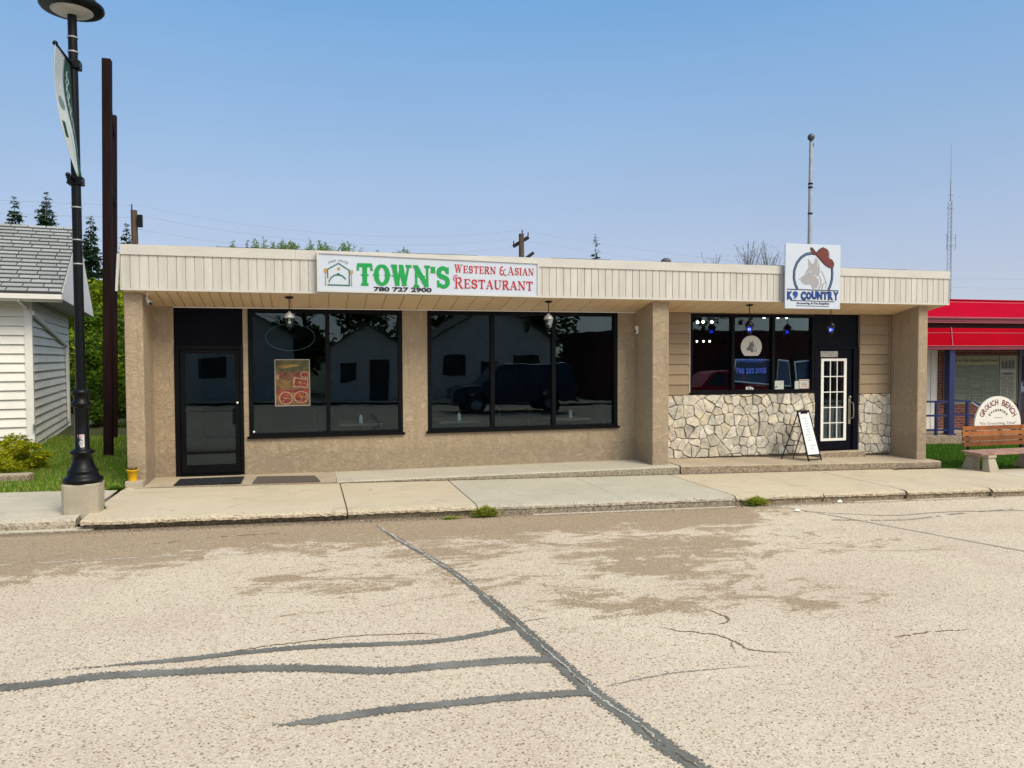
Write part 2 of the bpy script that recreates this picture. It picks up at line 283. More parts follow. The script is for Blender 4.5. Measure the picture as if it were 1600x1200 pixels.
# ------------------------------------------------------------------ mesh helpers
def origin(o):
    v = Vector((0, 0, 0))
    while o is not None: v += Vector(o.location); o = o.parent
    return v
class MB:
    def __init__(s): s.v, s.f, s.mi, s.col, s.mats, s.sm = [], [], [], [], [], []
    def _m(s, m):
        if m not in s.mats: s.mats.append(m)
        return s.mats.index(m)
    def face(s, pts, m=None, col=(1, 1, 1), smooth=False):
        b = len(s.v); s.v += [tuple(p) for p in pts]; s.f.append(tuple(range(b, b+len(pts)))); s.mi.append(s._m(m)); s.col.append(col); s.sm.append(smooth)
    def mesh(s, verts, faces, m=None, col=(1, 1, 1), smooth=False):
        b = len(s.v); s.v += [tuple(p) for p in verts]; k = s._m(m)
        for f in faces: s.f.append(tuple(b+i for i in f)); s.mi.append(k); s.col.append(col); s.sm.append(smooth)
    def box(s, x0, x1, y0, y1, z0, z1, m=None, col=(1, 1, 1)):
        s.hexa([(x0, y0, z0), (x1, y0, z0), (x1, y1, z0), (x0, y1, z0), (x0, y0, z1), (x1, y0, z1), (x1, y1, z1), (x0, y1, z1)], m, col)
    def hexa(s, c, m=None, col=(1, 1, 1)):
        s.mesh(c, [(0, 3, 2, 1), (4, 5, 6, 7), (0, 1, 5, 4), (1, 2, 6, 5), (2, 3, 7, 6), (3, 0, 4, 7)], m, col)
    def bar(s, p0, p1, wx, wy, m=None, col=(1, 1, 1), up=(0, 0, 1)):
        p0, p1 = Vector(p0), Vector(p1); d = (p1-p0).normalized(); u = Vector(up)
        if abs(d.dot(u)) > 0.98: u = Vector((0, 1, 0))
        a = d.cross(u).normalized()*wx/2; b = a.cross(d).normalized()*wy/2
        s.hexa([p0-a-b, p0+a-b, p0+a+b, p0-a+b, p1-a-b, p1+a-b, p1+a+b, p1-a+b], m, col)
    def cyl(s, p0, p1, r0, r1=None, n=12, m=None, cap=True, col=(1, 1, 1)):
        r1 = r0 if r1 is None else r1; p0, p1 = Vector(p0), Vector(p1); d = (p1-p0).normalized()
        u = Vector((0, 0, 1)) if abs(d.z) < 0.9 else Vector((1, 0, 0)); a = d.cross(u).normalized(); b = d.cross(a)
        vs = []
        for p, r in ((p0, r0), (p1, r1)):
            for i in range(n): t = 2*math.pi*i/n; vs.append(p+(a*math.cos(t)+b*math.sin(t))*r)
        s.mesh(vs, [(i, n+i, n+(i+1) % n, (i+1) % n) for i in range(n)], m, col, True)
        if cap: s.mesh(vs, [tuple(range(n)), tuple(range(2*n-1, n-1, -1))], m, col)
    def tube(s, pts, r, n=8, m=None, col=(1, 1, 1)):
        for a, b in zip(pts[:-1], pts[1:]): s.cyl(a, b, r, r, n, m, True, col)
    def lathe(s, c, prof, n=24, m=None, smooth=True, col=(1, 1, 1), sq=0):
        vs = []; c = Vector(c)
        for r, z in prof:
            for i in range(n): t = 2*math.pi*(i+.5)/n; vs.append(c+Vector((r*math.cos(t), r*math.sin(t), z)))
        fs = []
        for j in range(len(prof)-1):
            for i in range(n): fs.append((j*n+i, j*n+(i+1) % n, (j+1)*n+(i+1) % n, (j+1)*n+i))
        s.mesh(vs, fs, m, col, smooth); s.mesh(vs, [tuple(range(n))[::-1], tuple(range((len(prof)-1)*n, len(prof)*n))], m, col)
    def ball(s, c, r, m=None, n=12, sz=1.0, col=(1, 1, 1)):
        prof = [(max(1e-4, r*math.sin(math.pi*k/8)), -r*sz*math.cos(math.pi*k/8)) for k in range(9)]
        s.lathe(c, prof, n, m, True, col)
    def plate(s, pts, y, d, m=None, col=(1, 1, 1)):
        """an outline in x,z laid on the plane y, standing d proud towards -y"""
        n = len(pts)
        fr = [(p[0], y-d, p[1]) for p in pts]; bk = [(p[0], y, p[1]) for p in pts]
        s.mesh(fr+bk, [tuple(range(n))]+[(i, n+i, n+(i+1) % n, (i+1) % n) for i in range(n)], m, col)
    def build(s, name, m=None, parent=None, smooth=None, loc=None):
        me = bpy.data.meshes.new(name); o0 = origin(parent)
        lo = Vector(loc) if loc is not None else (Vector((0, 0, 0)) if parent is None else o0)
        off = lo
        me.from_pydata([(x-off.x, y-off.y, z-off.z) for x, y, z in s.v], [], s.f)
        for k in s.mats: me.materials.append(k if k is not None else m)
        me.polygons.foreach_set('material_index', s.mi)
        me.polygons.foreach_set('use_smooth', [bool(a) for a in s.sm] if smooth is None else [smooth]*len(s.f))
        if any(c != (1, 1, 1) for c in s.col):   # a face may carry one colour or one per corner
            ca = me.color_attributes.new('Col', 'FLOAT_COLOR', 'CORNER'); buf = []
            for c, f in zip(s.col, s.f):
                if isinstance(c, list): [buf.extend((q, q, q, 1.0)) for q in c]
                else: buf += [c[0], c[1], c[2], 1.0]*len(f)
            ca.data.foreach_set('color', buf)
        me.update()
        o = bpy.data.objects.new(name, me); COL.objects.link(o)
        if parent is not None: o.parent = parent; o.location = lo-o0
        else: o.location = lo
        return o
def tag(o, label=None, cat=None, group=None, kind=None):
    if label: o['label'] = label
    if cat: o['category'] = cat
    if group: o['group'] = group
    if kind: o['kind'] = kind
    return o
def thing(name, loc, label, cat, group=None):
    o = bpy.data.objects.new(name, None); o.empty_display_size = 0.2; COL.objects.link(o); o.location = loc
    return tag(o, label, cat, group)
def copy_tree(o, parent=None, loc=None, rot=None):
    kids = list(o.children)
    c = o.copy(); COL.objects.link(c); c.parent = parent
    if loc is not None: c.location = loc
    if rot is not None: c.rotation_euler = rot
    for ch in kids: copy_tree(ch, c)
    return c
def bevel(o, w=0.006, seg=2):
    b = o.modifiers.new('bevel', 'BEVEL'); b.width = w; b.segments = seg; b.limit_method = 'ANGLE'; b.angle_limit = rad(40); return o

def gz(x): return -0.0195*max(-40, min(40, x))      # the street falls gently to the right

# ------------------------------------------------------------------ lettering
def text_mesh(txt, size, bold=0.0, extrude=0.002, spacing=1.0, align='CENTER'):
    cu = bpy.data.curves.new('t', 'FONT'); cu.body = txt; cu.size = size; cu.offset = bold; cu.extrude = extrude
    cu.align_x = align; cu.align_y = 'CENTER'; cu.space_character = spacing; cu.resolution_u = 3
    o = bpy.data.objects.new('t', cu); COL.objects.link(o)
    dg = bpy.context.evaluated_depsgraph_get(); dg.update()
    me = bpy.data.meshes.new_from_object(o.evaluated_get(dg)); bpy.data.objects.remove(o)
    vs = [v.co.copy() for v in me.vertices]; fs = [tuple(p.vertices) for p in me.polygons]; bpy.data.meshes.remove(me)
    return vs, fs
def put_text(mb, txt, cx, cz, y, size, m, width=None, height=None, bold=0.0, rot=0.0, spacing=1.0, shear=0.0, flip=False, extrude=0.002):
    """stand flat lettering on a plane facing -y, centred at cx, cz"""
    vs, fs = text_mesh(txt, size, bold, extrude, spacing)
    if not vs: return
    x0, x1 = min(v.x for v in vs), max(v.x for v in vs); y0, y1 = min(v.y for v in vs), max(v.y for v in vs)
    sx = width/(x1-x0) if width else 1; sy = height/(y1-y0) if height else (sx if width else 1)
    if not width: sx = sy
    mx, my = (x0+x1)/2, (y0+y1)/2; c, s_ = math.cos(rot), math.sin(rot); out = []
    for v in vs:
        a, b = (v.x-mx)*sx, (v.y-my)*sy; a += b*shear
        if flip: a = -a
        out.append((cx+a*c-b*s_, y-v.z, cz+a*s_+b*c))
    mb.mesh(out, fs, m)
def arc(cx, cy, rx, ry, a0, a1, n=14):
    return [(cx+rx*math.cos(rad(a0+(a1-a0)*i/n)), cy+ry*math.sin(rad(a0+(a1-a0)*i/n))) for i in range(n+1)]
# slab-serif capitals: (advance width, [(points, 'v'hick / 'h'airline / 's'erif)])
GL = {
 'T': (.82, [([(.03, .93), (.79, .93)], 'b'), ([(.41, 0), (.41, .95)], 'v'), ([(.07, .95), (.05, .68)], 'h'), ([(.75, .95), (.77, .68)], 'h'), ([(.22, .035), (.60, .035)], 's')]),
 'O': (.86, [(arc(.43, .5, .30, .43, 0, 360, 28), 'v')]),
 'W': (1.12, [([(.16, .95), (.34, .03)], 'v'), ([(.34, .03), (.53, .95)], 'h'), ([(.53, .95), (.72, .03)], 'v'), ([(.72, .03), (.93, .95)], 'h'), ([(.0, .955), (.32, .955)], 's'), ([(.42, .955), (.64, .955)], 's'), ([(.78, .955), (1.10, .955)], 's')]),
 'N': (.92, [([(.16, 0), (.16, 1)], 'h'), ([(.14, .97), (.74, .03)], 'v'), ([(.76, 0), (.76, 1)], 'h'), ([(.02, .035), (.32, .035)], 's'), ([(.0, .965), (.26, .965)], 's'), ([(.60, .965), (.92, .965)], 's')]),
 "'": (.22, [([(.10, .98), (.09, .68)], 'v')]),
 'S': (.74, [([(.60, .70)]+arc(.36, .72, .23, .21, 20, 230, 14)+arc(.38, .27, .24, .22, 70, -160, 14), 'v'), ([(.62, .97), (.62, .66)], 'h'), ([(.10, .35), (.10, .02)], 'h')]),
 'E': (.76, [([(.18, 0), (.18, 1)], 'v'), ([(.02, .965), (.66, .965)], 's'), ([(.02, .035), (.68, .035)], 's'), ([(.18, .5), (.50, .5)], 'h'), ([(.66, .98), (.67, .74)], 'h'), ([(.68, .02), (.69, .28)], 'h'), ([(.50, .40), (.50, .60)], 'h')]),
 'R': (.84, [([(.18, 0), (.18, 1)], 'v'), ([(.02, .965), (.42, .965)], 's'), (arc(.40, .74, .22, .225, 90, -90, 10), 'v'), ([(.18, .52), (.42, .52)], 'h'), ([(.42, .50), (.66, .05), (.82, .035)], 'v'), ([(.02, .035), (.34, .035)], 's')]),
 'A': (.88, [([(.12, .03), (.42, .98)], 'h'), ([(.42, .98), (.72, .03)], 'v'), ([(.22, .34), (.62, .34)], 'h'), ([(.0, .035), (.26, .035)], 's'), ([(.56, .035), (.88, .035)], 's')]),
 'U': (.88, [([(.18, .96), (.18, .32)]+arc(.44, .30, .26, .26, 180, 270, 7), 'v'), (arc(.44, .30, .27, .26, 270, 360, 7)+[(.71, .96)], 'h'), ([(.02, .965), (.34, .965)], 's'), ([(.56, .965), (.86, .965)], 's')]),
 'I': (.42, [([(.20, 0), (.20, 1)], 'v'), ([(.03, .965), (.37, .965)], 's'), ([(.03, .035), (.37, .035)], 's')]),
 '&': (.62, [(arc(.32, .70, .19, .18, 60, 250, 10)+arc(.30, .27, .23, .24, 100, 340, 12), 'v'), ([(.28, .50), (.44, .50)], 'h'), ([(.36, 1.06), (.36, .86)], 'h'), ([(.28, .97), (.46, .97)], 'h'), ([(.36, .04), (.30, -.14)], 'h')]),
 ' ': (.45, []),
}
ZC = [0]
def stroke(mb, pts, wd, y, d, m):
    """a flat pen stroke through pts (x,z); each stroke stands a hair prouder than the last so none share a plane"""
    ZC[0] = (ZC[0]+1) % 23; dd = d+ZC[0]*0.00012
    n = len(pts); L = []; Rr = []
    for i, p in enumerate(pts):
        a = pts[max(0, i-1)]; b = pts[min(n-1, i+1)]; dx, dz = b[0]-a[0], b[1]-a[1]; l = math.hypot(dx, dz) or 1
        w_ = wd(i/(n-1)) if callable(wd) else wd
        nx, nz = -dz/l*w_/2, dx/l*w_/2
        L.append((p[0]+nx, p[1]+nz)); Rr.append((p[0]-nx, p[1]-nz))
    vs = []
    for q in L+Rr: vs.append((q[0], y-dd, q[1]))
    for q in L+Rr: vs.append((q[0], y, q[1]))
    fs = []; o = 2*n
    for i in range(n-1):
        fs.append((i, n+i, n+i+1, i+1)); fs.append((i, i+1, o+i+1, o+i)); fs.append((n+i, o+n+i, o+n+i+1, n+i+1))
    fs.append((0, o, o+n, n)); fs.append((n-1, 2*n-1, o+2*n-1, o+n-1))
    mb.mesh(vs, fs, m)
def western(mb, txt, x0, x1, z0, z1, y, m, wv=.2, wh=.09, ws=.08, spurs=False, big_first=1.0, d=0.004, slope=0.0):
    tot = 0; adv = []
    firsts = [i for i, c in enumerate(txt) if c != ' ' and (i == 0 or txt[i-1] == ' ')]
    for i, c in enumerate(txt):
        k = big_first if i in firsts else 1.0; adv.append((tot, k)); tot += GL[c][0]*k + .06
    tot -= .06; sx = (x1-x0)/tot; H = z1-z0
    for (t, k), c in zip(adv, txt):
        for pts, kind in GL[c][1]:
            q = [(x0+(t+p[0]*k)*sx, z0+slope*((t/tot))+p[1]*H*k-(k-1)*H*.25) for p in pts]
            unit = (sx+H)/2
            wd = {'v': wv, 'h': wh, 's': ws, 'b': wv*.8}[kind]*unit
            if c == 'O' or (c == 'S' and kind == 'v'):
                fw = wd
                wd = (lambda t, a=fw, nn=c: a*(0.62+0.42*abs(math.cos(2*math.pi*t)) if nn == 'O' else 0.7+0.35*math.sin(math.pi*t)))
            stroke(mb, q, wd, y, d, m)
            if spurs and kind == 'v' and c in 'TWNI' and len(q) == 2:
                cx, cz = (q[0][0]+q[1][0])/2, (q[0][1]+q[1][1])/2; r = wv*unit*.86
                stroke(mb, [(cx-r, cz), (cx, cz), (cx+r, cz)], lambda t, r=r: max(.004, r*1.1*(1-abs(2*t-1))), y, d, m)
        if spurs and c == 'O':
            for sxn in (-1, 1):
                cx = x0+(t+.43+sxn*.30)*sx; cz = z0+.5*H+slope*(t/tot); r = wv*.8*(sx+H)/2
                stroke(mb, [(cx-r, cz), (cx, cz), (cx+r, cz)], lambda t, r=r: max(.004, r*1.2*(1-abs(2*t-1))), y, d, m)
        if spurs and c == 'S':
            pass
exec_order = []

# ================================================================== THE SETTING
def slope_sheet(name, x0, x1, y0, y1, dz, m, nx=8, ny=2):
    mb = MB(); vs = []; fs = []
    for j in range(ny+1):
        for i in range(nx+1):
            x = x0+(x1-x0)*i/nx; y = y0+(y1-y0)*j/ny; vs.append((x, y, gz(x)+dz))
    for j in range(ny):
        for i in range(nx): a = j*(nx+1)+i; fs.append((a, a+1, a+nx+2, a+nx+1))
    mb.mesh(vs, fs, m); o = mb.build(name); return tag(o, kind='structure')
DIRT = M_('dirt', (0.20, 0.16, 0.10), 0.95, 0.25, 1.2, fine=0.4, bumps=(18, 0.6, 0.03))
SOIL = M_('grassy_soil', (0.075, 0.085, 0.025), 0.95, 0.3, 1.5, fine=0.5, bumps=(25, 0.8, 0.03))
FARG = M_('far_grass', (0.13, 0.14, 0.06), 0.95, 0.3, 0.15, fine=0.4)
slope_sheet('ground', -900, 900, -900, 900, -0.30, FARG, 40, 4)
slope_sheet('road', -60, 60, -9.0, 10.42, -0.165, ROAD, 60, 4)
slope_sheet('pavement_opposite', -60, 60, -12.5, -9.0, -0.06, CONC_L, 30, 1)

def slab(name, x0, x1, y0, y1, m, h=0.2, dz=-0.03, rough=0.012, lip=0.035, under=0.05, nfront=None):
    """a concrete paving slab with a worn, chipped kerb edge towards the road"""
    mb = MB(); n = nfront or max(6, int((x1-x0)/0.06)); prof = [(y1, 0)]
    prof += [(y0+0.16, 0), (y0+0.09, -0.004), (y0+0.04, -0.014), (y0+0.012, -0.035), (y0, -0.062), (y0+under*0.6, -0.082), (y0+under, -h)]
    vs = []; fs = []; K = len(prof); r = random.Random(hash(name) % 999 + int(x0*100))
    wob = [0]*(n+1)
    for i in range(1, n+1): wob[i] = wob[i-1]*0.85+r.uniform(-1, 1)*rough*.5
    for i in range(n+1):
        x = x0+(x1-x0)*i/n
        for k, (yy, zz) in enumerate(prof):
            j = 0 if k < 2 else (wob[i]+r.uniform(-1, 1)*rough*0.25)
            jz = 0 if k < 2 else r.uniform(-1, 1)*rough*0.5*min(1, k/3)
            vs.append((x, yy+j, gz(x)+dz+zz+jz))
    for i in range(n):
        for k in range(K-1): a = i*K+k; fs.append((a, a+1, a+K+1, a+K))
    fs.append(tuple(range(K-1, -1, -1))+()) ; fs.append(tuple(n*K+k for k in range(K)))
    mb.mesh(vs, fs, m); o = mb.build(name); tag(o, kind='structure'); return o
G = 0.008
slab('pavement', -2.66+0.03, 0.50-G, 10.16, 12.62, CONC_T, rough=0.016, under=.15)
slab('pavement', 0.50+G, 2.24-G, 10.20, 12.62, CONC_T, rough=0.016, under=.09)
slab('pavement', 2.24+G, 4.44-0.003, 10.20, 12.62, CONC_G, rough=0.012, under=.02)
slab('pavement', 4.44+0.003, 6.22-G, 10.22, 12.62, CONC_G, rough=0.012, under=.02)
slab('pavement', 6.22+G, 7.75-0.003, 10.22, 12.62, CONC_T, rough=0.014)
slab('pavement', 7.75+0.003, 9.27-G, 10.20, 12.62, CONC_T, rough=0.014)
slab('pavement', 9.27+G, 10.9-0.003, 10.16, 12.62, CONC_T, rough=0.014)
slab('pavement', 10.9+0.003, 12.6-G, 10.10, 12.30, CONC_T, rough=0.012)
slab('pavement', 12.6+G, 15.2, 10.06, 12.05, CONC_L, rough=0.01)
slab('pavement', 15.2+G, 22.0, 10.0, 12.05, CONC_L, rough=0.01)
slab('pavement', -4.6+G, -2.66-0.03, 10.56, 12.42, CONC_L, rough=0.006, h=0.12, under=0.0)
slab('pavement', -9.0, -4.6-G, 10.56, 12.42, CONC_L, rough=0.006, h=0.12, under=0.0)
slab('kerb', -4.6+G, -2.66-0.06, 10.30, 10.56-G, CONC_L, rough=0.008, h=0.16, dz=-0.034, under=-0.01)
slab('kerb', -9.0, -4.6-G, 10.30, 10.56-G, CONC_L, rough=0.008, h=0.16, dz=-0.034, under=-0.01)
# pale gutter strip along the newer kerb
mb = MB()
for a, b in ((-9.0, -4.6), (-4.6, -2.5)):
    mb.hexa([(a, 10.14, gz(a)-0.25), (b, 10.16, gz(b)-0.25), (b, 10.36, gz(b)-0.25), (a, 10.36, gz(a)-0.25), (a, 10.14, gz(a)-0.150), (b, 10.16, gz(b)-0.150), (b, 10.36, gz(b)-0.148), (a, 10.36, gz(a)-0.148)], CONC_L)
tag(mb.build('gutter'), kind='structure')
# broken line of gutter concrete farther right
mb = MB(); r = random.Random(3)
for (x, xe) in ((3.0, 4.4), (4.41, 6.15), (8.2, 9.1), (9.3, 10.6)):
    L = xe-x
    mb.hexa([(x, 10.06, gz(x)-0.2), (x+L, 10.06, gz(x+L)-0.2), (x+L, 10.13, gz(x+L)-0.2), (x, 10.13, gz(x)-0.2), (x, 10.06, gz(x)-0.160), (x+L, 10.06, gz(x+L)-0.160), (x+L, 10.13, gz(x+L)-0.158), (x, 10.13, gz(x)-0.158)], CONC_L)
tag(mb.build('gutter'), kind='structure')

# tar seals, cracks, painted line
def seal_mat(name, c, lo=0.05, hi=0.45, var=0.25):
    m, nt, p = principled(name); g = nt.nodes.new('ShaderNodeNewGeometry'); co = g.outputs['Position']
    a = nt.nodes.new('ShaderNodeVertexColor'); a.layer_name = 'Col'
    sep = nt.nodes.new('ShaderNodeSeparateColor'); nt.links.new(a.outputs[0], sep.inputs[0])
    v = N(nt, 'ShaderNodeTexVoronoi'); v.inputs['Scale'].default_value = 85; nt.links.new(co, v.inputs['Vector'])
    vs = nt.nodes.new('ShaderNodeSeparateColor'); nt.links.new(v.outputs['Color'], vs.inputs[0])
    col = mix(nt, ramp(nt, vs.outputs[0], [(0.1, 0), (0.9, 1)]), tuple(x*(1-var) for x in c), tuple(x*(1+var*.6) for x in c))
    col = mix(nt, ramp(nt, noise(nt, co, 3.0, 6, 0.7), [(0.38, 0), (0.68, 0.75)]), col, tuple(x*1.6 for x in c))
    col = mix(nt, ramp(nt, noise(nt, co, 1.3, 5, 0.6), [(0.45, 0), (0.6, 0.5)]), col, tuple(x*0.72 for x in c))
    nt.links.new(col, p.inputs['Base Color']); p.inputs['Roughness'].default_value = 0.8; p.inputs['Specular IOR Level'].default_value = 0.25
    def M2(op, x, y):
        n = nt.nodes.new('ShaderNodeMath'); n.operation = op
        for i, q in enumerate((x, y)):
            if isinstance(q, (int, float)): n.inputs[i].default_value = q
            else: nt.links.new(q, n.inputs[i])
        return n.outputs[0]
    th = M2('ADD', M2('MULTIPLY', vs.outputs[1], hi-lo), M2('ADD', lo, M2('MULTIPLY', M2('SUBTRACT', noise(nt, co, 14, 5, 0.8), 0.5), 0.4)))
    nt.links.new(M2('GREATER_THAN', sep.outputs[0], th), p.inputs['Alpha'])
    bump(nt, p, v.outputs['Distance'], 0.3, 0.004); MATS[name] = m; return m
TARS = seal_mat('crack_sealant', (0.150, 0.147, 0.128), .05, .5); TARF = seal_mat('worn_sealant', (0.27, 0.255, 0.21), .1, .9)
CRK = seal_mat('open_crack', (0.155, 0.105, 0.062), 0, .5); LINE = seal_mat('worn_line_paint', (0.60, 0.58, 0.53), .1, .8)
def catmull(P, n=14):
    out = []
    for i in range(len(P)-1):
        p0, p1, p2, p3 = P[max(0, i-1)], P[i], P[i+1], P[min(len(P)-1, i+2)]
        for k in range(n):
            t = k/n
            out.append(tuple(0.5*((2*p1[j])+(-p0[j]+p2[j])*t+(2*p0[j]-5*p1[j]+4*p2[j]-p3[j])*t*t+(-p0[j]+3*p1[j]-3*p2[j]+p3[j])*t**3) for j in range(len(p1))))
    out.append(tuple(P[-1])); return out
def strip(mb, P, width, lift, m, jag=0.2, seed=1, n=40, fade=(0, 0), gaps=0.0, step=0.014, wander=0):
    r = random.Random(seed); C = catmull(P, 12); L = [0]
    for a, b in zip(C[:-1], C[1:]): L.append(L[-1]+math.hypot(b[0]-a[0], b[1]-a[1]))
    tot = L[-1]; n = max(8, int(tot/step)); pts = []
    k = 0; wd = 0; cvs = []
    for i in range(n+1):
        s_ = tot*i/n
        while k < len(L)-2 and L[k+1] < s_: k += 1
        t = (s_-L[k])/max(1e-6, L[k+1]-L[k]); a, b = C[k], C[k+1]
        dx, dy = b[0]-a[0], b[1]-a[1]; l = math.hypot(dx, dy) or 1
        wv = 1.0; cvv = 1.0
        if fade[0] and s_ < fade[0]: wv *= s_/fade[0]
        if fade[1] and tot-s_ < fade[1]: wv *= (tot-s_)/fade[1]
        if width > .05: cvv = wv; wv = max(.55, wv)
        wd = wd*0.85+r.uniform(-1, 1)*wander
        cx, cy = a[0]+dx*t-dy/l*wd, a[1]+dy*t+dx/l*wd
        w1 = width*wv/2*(1+r.uniform(-jag, jag)); w2 = width*wv/2*(1+r.uniform(-jag, jag))
        pts.append(((cx-dy/l*w1, cy+dx/l*w1), (cx+dy/l*w2, cy-dx/l*w2))); cvs.append(cvv)
    on = True
    for (a, b), (c, d), v0_, v1_ in zip(pts[:-1], pts[1:], cvs[:-1], cvs[1:]):
        if gaps and r.random() < 0.25: on = r.random() > gaps
        if not on: continue
        z = lambda p: (p[0], p[1], gz(p[0])-0.165+lift)
        e = ((a[0]+b[0])/2, (a[1]+b[1])/2); f = ((c[0]+d[0])/2, (c[1]+d[1])/2)
        mb.face([z(a), z(e), z(f), z(c)], m, [0.0, v0_, v1_, 0.0]); mb.face([z(e), z(b), z(d), z(f)], m, [v0_, 0.0, 0.0, v1_])
main = [(0.80, 10.05), (0.85, 9.79), (0.97, 9.25), (1.11, 8.67), (1.37, 7.63), (1.52, 6.68), (1.61, 5.89), (1.69, 5.11), (1.75, 4.55), (1.84, 4.12), (1.89, 3.83), (1.97, 3.5), (2.15, 2.6), (2.3, 1.0), (2.4, -3)]
mb = MB(); strip(mb, main[:6], 0.10, 0.004, TARS, 0.03, 2, fade=(0.9, 0)); strip(mb, main[5:], 0.165, 0.004, TARS, 0.03, 3)
strip(mb, [(-9, 6.0), (-4, 5.5), (-1.89, 5.47), (-1.36, 5.52), (-0.96, 5.49), (-0.35, 5.43), (0.07, 5.33), (0.49, 5.2), (0.92, 5.19), (1.38, 5.18), (1.68, 5.13)], 0.16, 0.0046, TARS, 0.03, 4)
strip(mb, [(-1.78, 5.68), (-1.2, 5.7), (-0.8, 5.71), (-0.37, 5.75), (0.07, 5.75), (0.53, 5.69), (1.01, 5.67), (1.55, 5.81)], 0.11, 0.0052, TARS, 0.03, 5, fade=(0.9, 0))
strip(mb, [(-0.27, 4.55), (0.05, 4.56), (0.43, 4.6), (0.82, 4.6), (1.23, 4.6), (1.74, 4.56)], 0.13, 0.0058, TARS, 0.03, 6, fade=(0.3, 0))
tag(mb.build('tar_seals'), kind='structure')
mb = MB(); strip(mb, [(6.4, 10.05), (6.88, 9.84), (7.47, 8.4), (8.01, 7.0), (8.9, 5.0), (10.5, 2), (12, -3)], 0.07, 0.004, TARF, 0.25, 7)
strip(mb, [(6.94, 8.99+.6), (7.97, 9.1), (9.13, 9.15), (11.5, 8.9), (16, 8.5)], 0.06, 0.0046, TARF, 0.3, 8)
strip(mb, [(6.94, 8.99), (7.97, 8.8), (9.13, 9.02), (11.5, 9.3)], 0.09, 0.0052, TARF, 0.4, 9, gaps=0.3)
strip(mb, [(1.85, 4.62), (2.4, 4.72), (3.1, 4.7)], 0.03, 0.004, TARF, 0.4, 11, fade=(.1, .6))
tag(mb.build('worn_tar_seals'), kind='structure')
mb = MB()
CL = seal_mat('crack_filler_pale', (0.40, 0.39, 0.34), .1, .8)
strip(mb, main[1:6], 0.020, 0.007, CL, 0.6, 14, gaps=0.45, step=0.02, wander=0.004)
strip(mb, main[5:14], 0.026, 0.007, CL, 0.6, 15, gaps=0.12, step=0.02, wander=0.006)
strip(mb, main[1:14], 0.010, 0.0076, CRK, 0.6, 16, gaps=0.5, step=0.02, wander=0.006)
strip(mb, [(-0.71, 5.69+.03), (-0.46, 5.80), (-0.2, 5.85), (0.08, 5.89), (0.36, 5.91), (0.74, 5.87), (1.02, 5.80)], 0.018, 0.003, CRK, 0.5, 17, fade=(.2, .2), step=0.015, wander=0.006)
strip(mb, [(2.69, 5.6), (2.82, 5.47), (3.03, 5.35), (3.13, 5.18), (3.19, 4.97), (3.49, 4.86)], 0.022, 0.003, CRK, 0.6, 18, fade=(.2, .3), step=0.012, wander=0.007)
strip(mb, [(3.13, 5.18), (3.05, 5.05), (3.0, 4.9)], 0.010, 0.0034, CRK, 0.6, 19, fade=(0, .2), step=0.012, wander=0.006)
strip(mb, [(3.30, 5.9), (3.37, 5.72), (3.33, 5.58), (3.2, 5.52)], 0.026, 0.003, CRK, 0.6, 20, fade=(.1, .1), step=0.012, wander=0.006)
strip(mb, [(1.66, 5.93), (1.82, 5.98), (1.95, 6.0)], 0.012, 0.003, CRK, 0.5, 21, fade=(0, .1), step=0.012, wander=0.005)
strip(mb, [(4.4, 4.95), (4.75, 5.0), (5.2, 4.98)], 0.02, 0.003, CRK, 0.6, 22, fade=(.1, .2), step=0.012, wander=0.005, gaps=.3)
strip(mb, [(-1.75, 9.32), (-1.35, 9.42), (-0.95, 9.55), (-0.2, 9.6)], 0.03, 0.003, CRK, 0.8, 23, fade=(.2, .4), gaps=0.5, step=0.012, wander=0.01)
strip(mb, [(6.2, 7.4), (6.7, 7.3), (7.4, 7.35)], 0.012, 0.003, CRK, 0.6, 25, gaps=.4, step=0.012, wander=0.006)
strip(mb, main[1:5], 0.06, 0.0068, CL, 0.5, 41, gaps=0.35, wander=0.006)
tag(mb.build('cracks'), kind='structure')
mb = MB(); strip(mb, [(-9, 8.3), (-2.97, 8.67), (-2.29, 8.7), (-1.51, 8.72), (-0.55, 8.72), (0.3, 8.68)], 0.032, 0.003, LINE, 0.3, 24, gaps=0.3, fade=(0, 1.2))
tag(mb.build('painted_line'), kind='structure')
# concrete apron in front of the restaurant door, score line across the slabs
mb = MB()
mb.hexa([(-2.37, 12.47, -0.2), (0.46, 12.47, -0.2), (0.46, 13.5, -0.2), (-2.37, 13.5, -0.2), (-2.37, 12.47, 0.026), (0.46, 12.47, -0.024), (0.46, 13.5, 0.0), (-2.37, 13.5, 0.026)], CONC_P)
tag(mb.build('apron_paving'), kind='structure')
mb = MB()
strip(mb, [(-2.5, 12.45), (-1, 12.44), (.5, 12.45)], 0.022, 0.1395, CRK, 0.5, 30, wander=0.002)
DK = seal_mat('dark_dirt', (0.10, 0.065, 0.036), -.1, .4)
strip(mb, [(.5, 12.45), (2, 12.44), (4, 12.45), (6.45, 12.445)], 0.05, 0.1395, DK, 0.5, 32, wander=0.004)
strip(mb, [(6.45, 12.43), (9, 12.42), (12.1, 12.43)], 0.045, 0.1395, DK, 0.5, 33, wander=0.003)
strip(mb, [(-2.64, 12.0), (-2.2, 12.02), (-1.9, 12.03)], 0.012, 0.1395, CRK, 0.6, 31, gaps=0.2, wander=0.004)
tag(mb.build('score_lines'), kind='structure')

# soil wedge in the broken joint and along the kerb foot
mb = MB()
strip(mb, [(-2.62, 12.4), (-2.64, 11.4), (-2.65, 10.9), (-2.62, 10.2)], 0.07, 0.08, DIRT, 0.5, 33)
mb.build('soil_joint'); bpy.data.objects['soil_joint']['kind'] = 'structure'

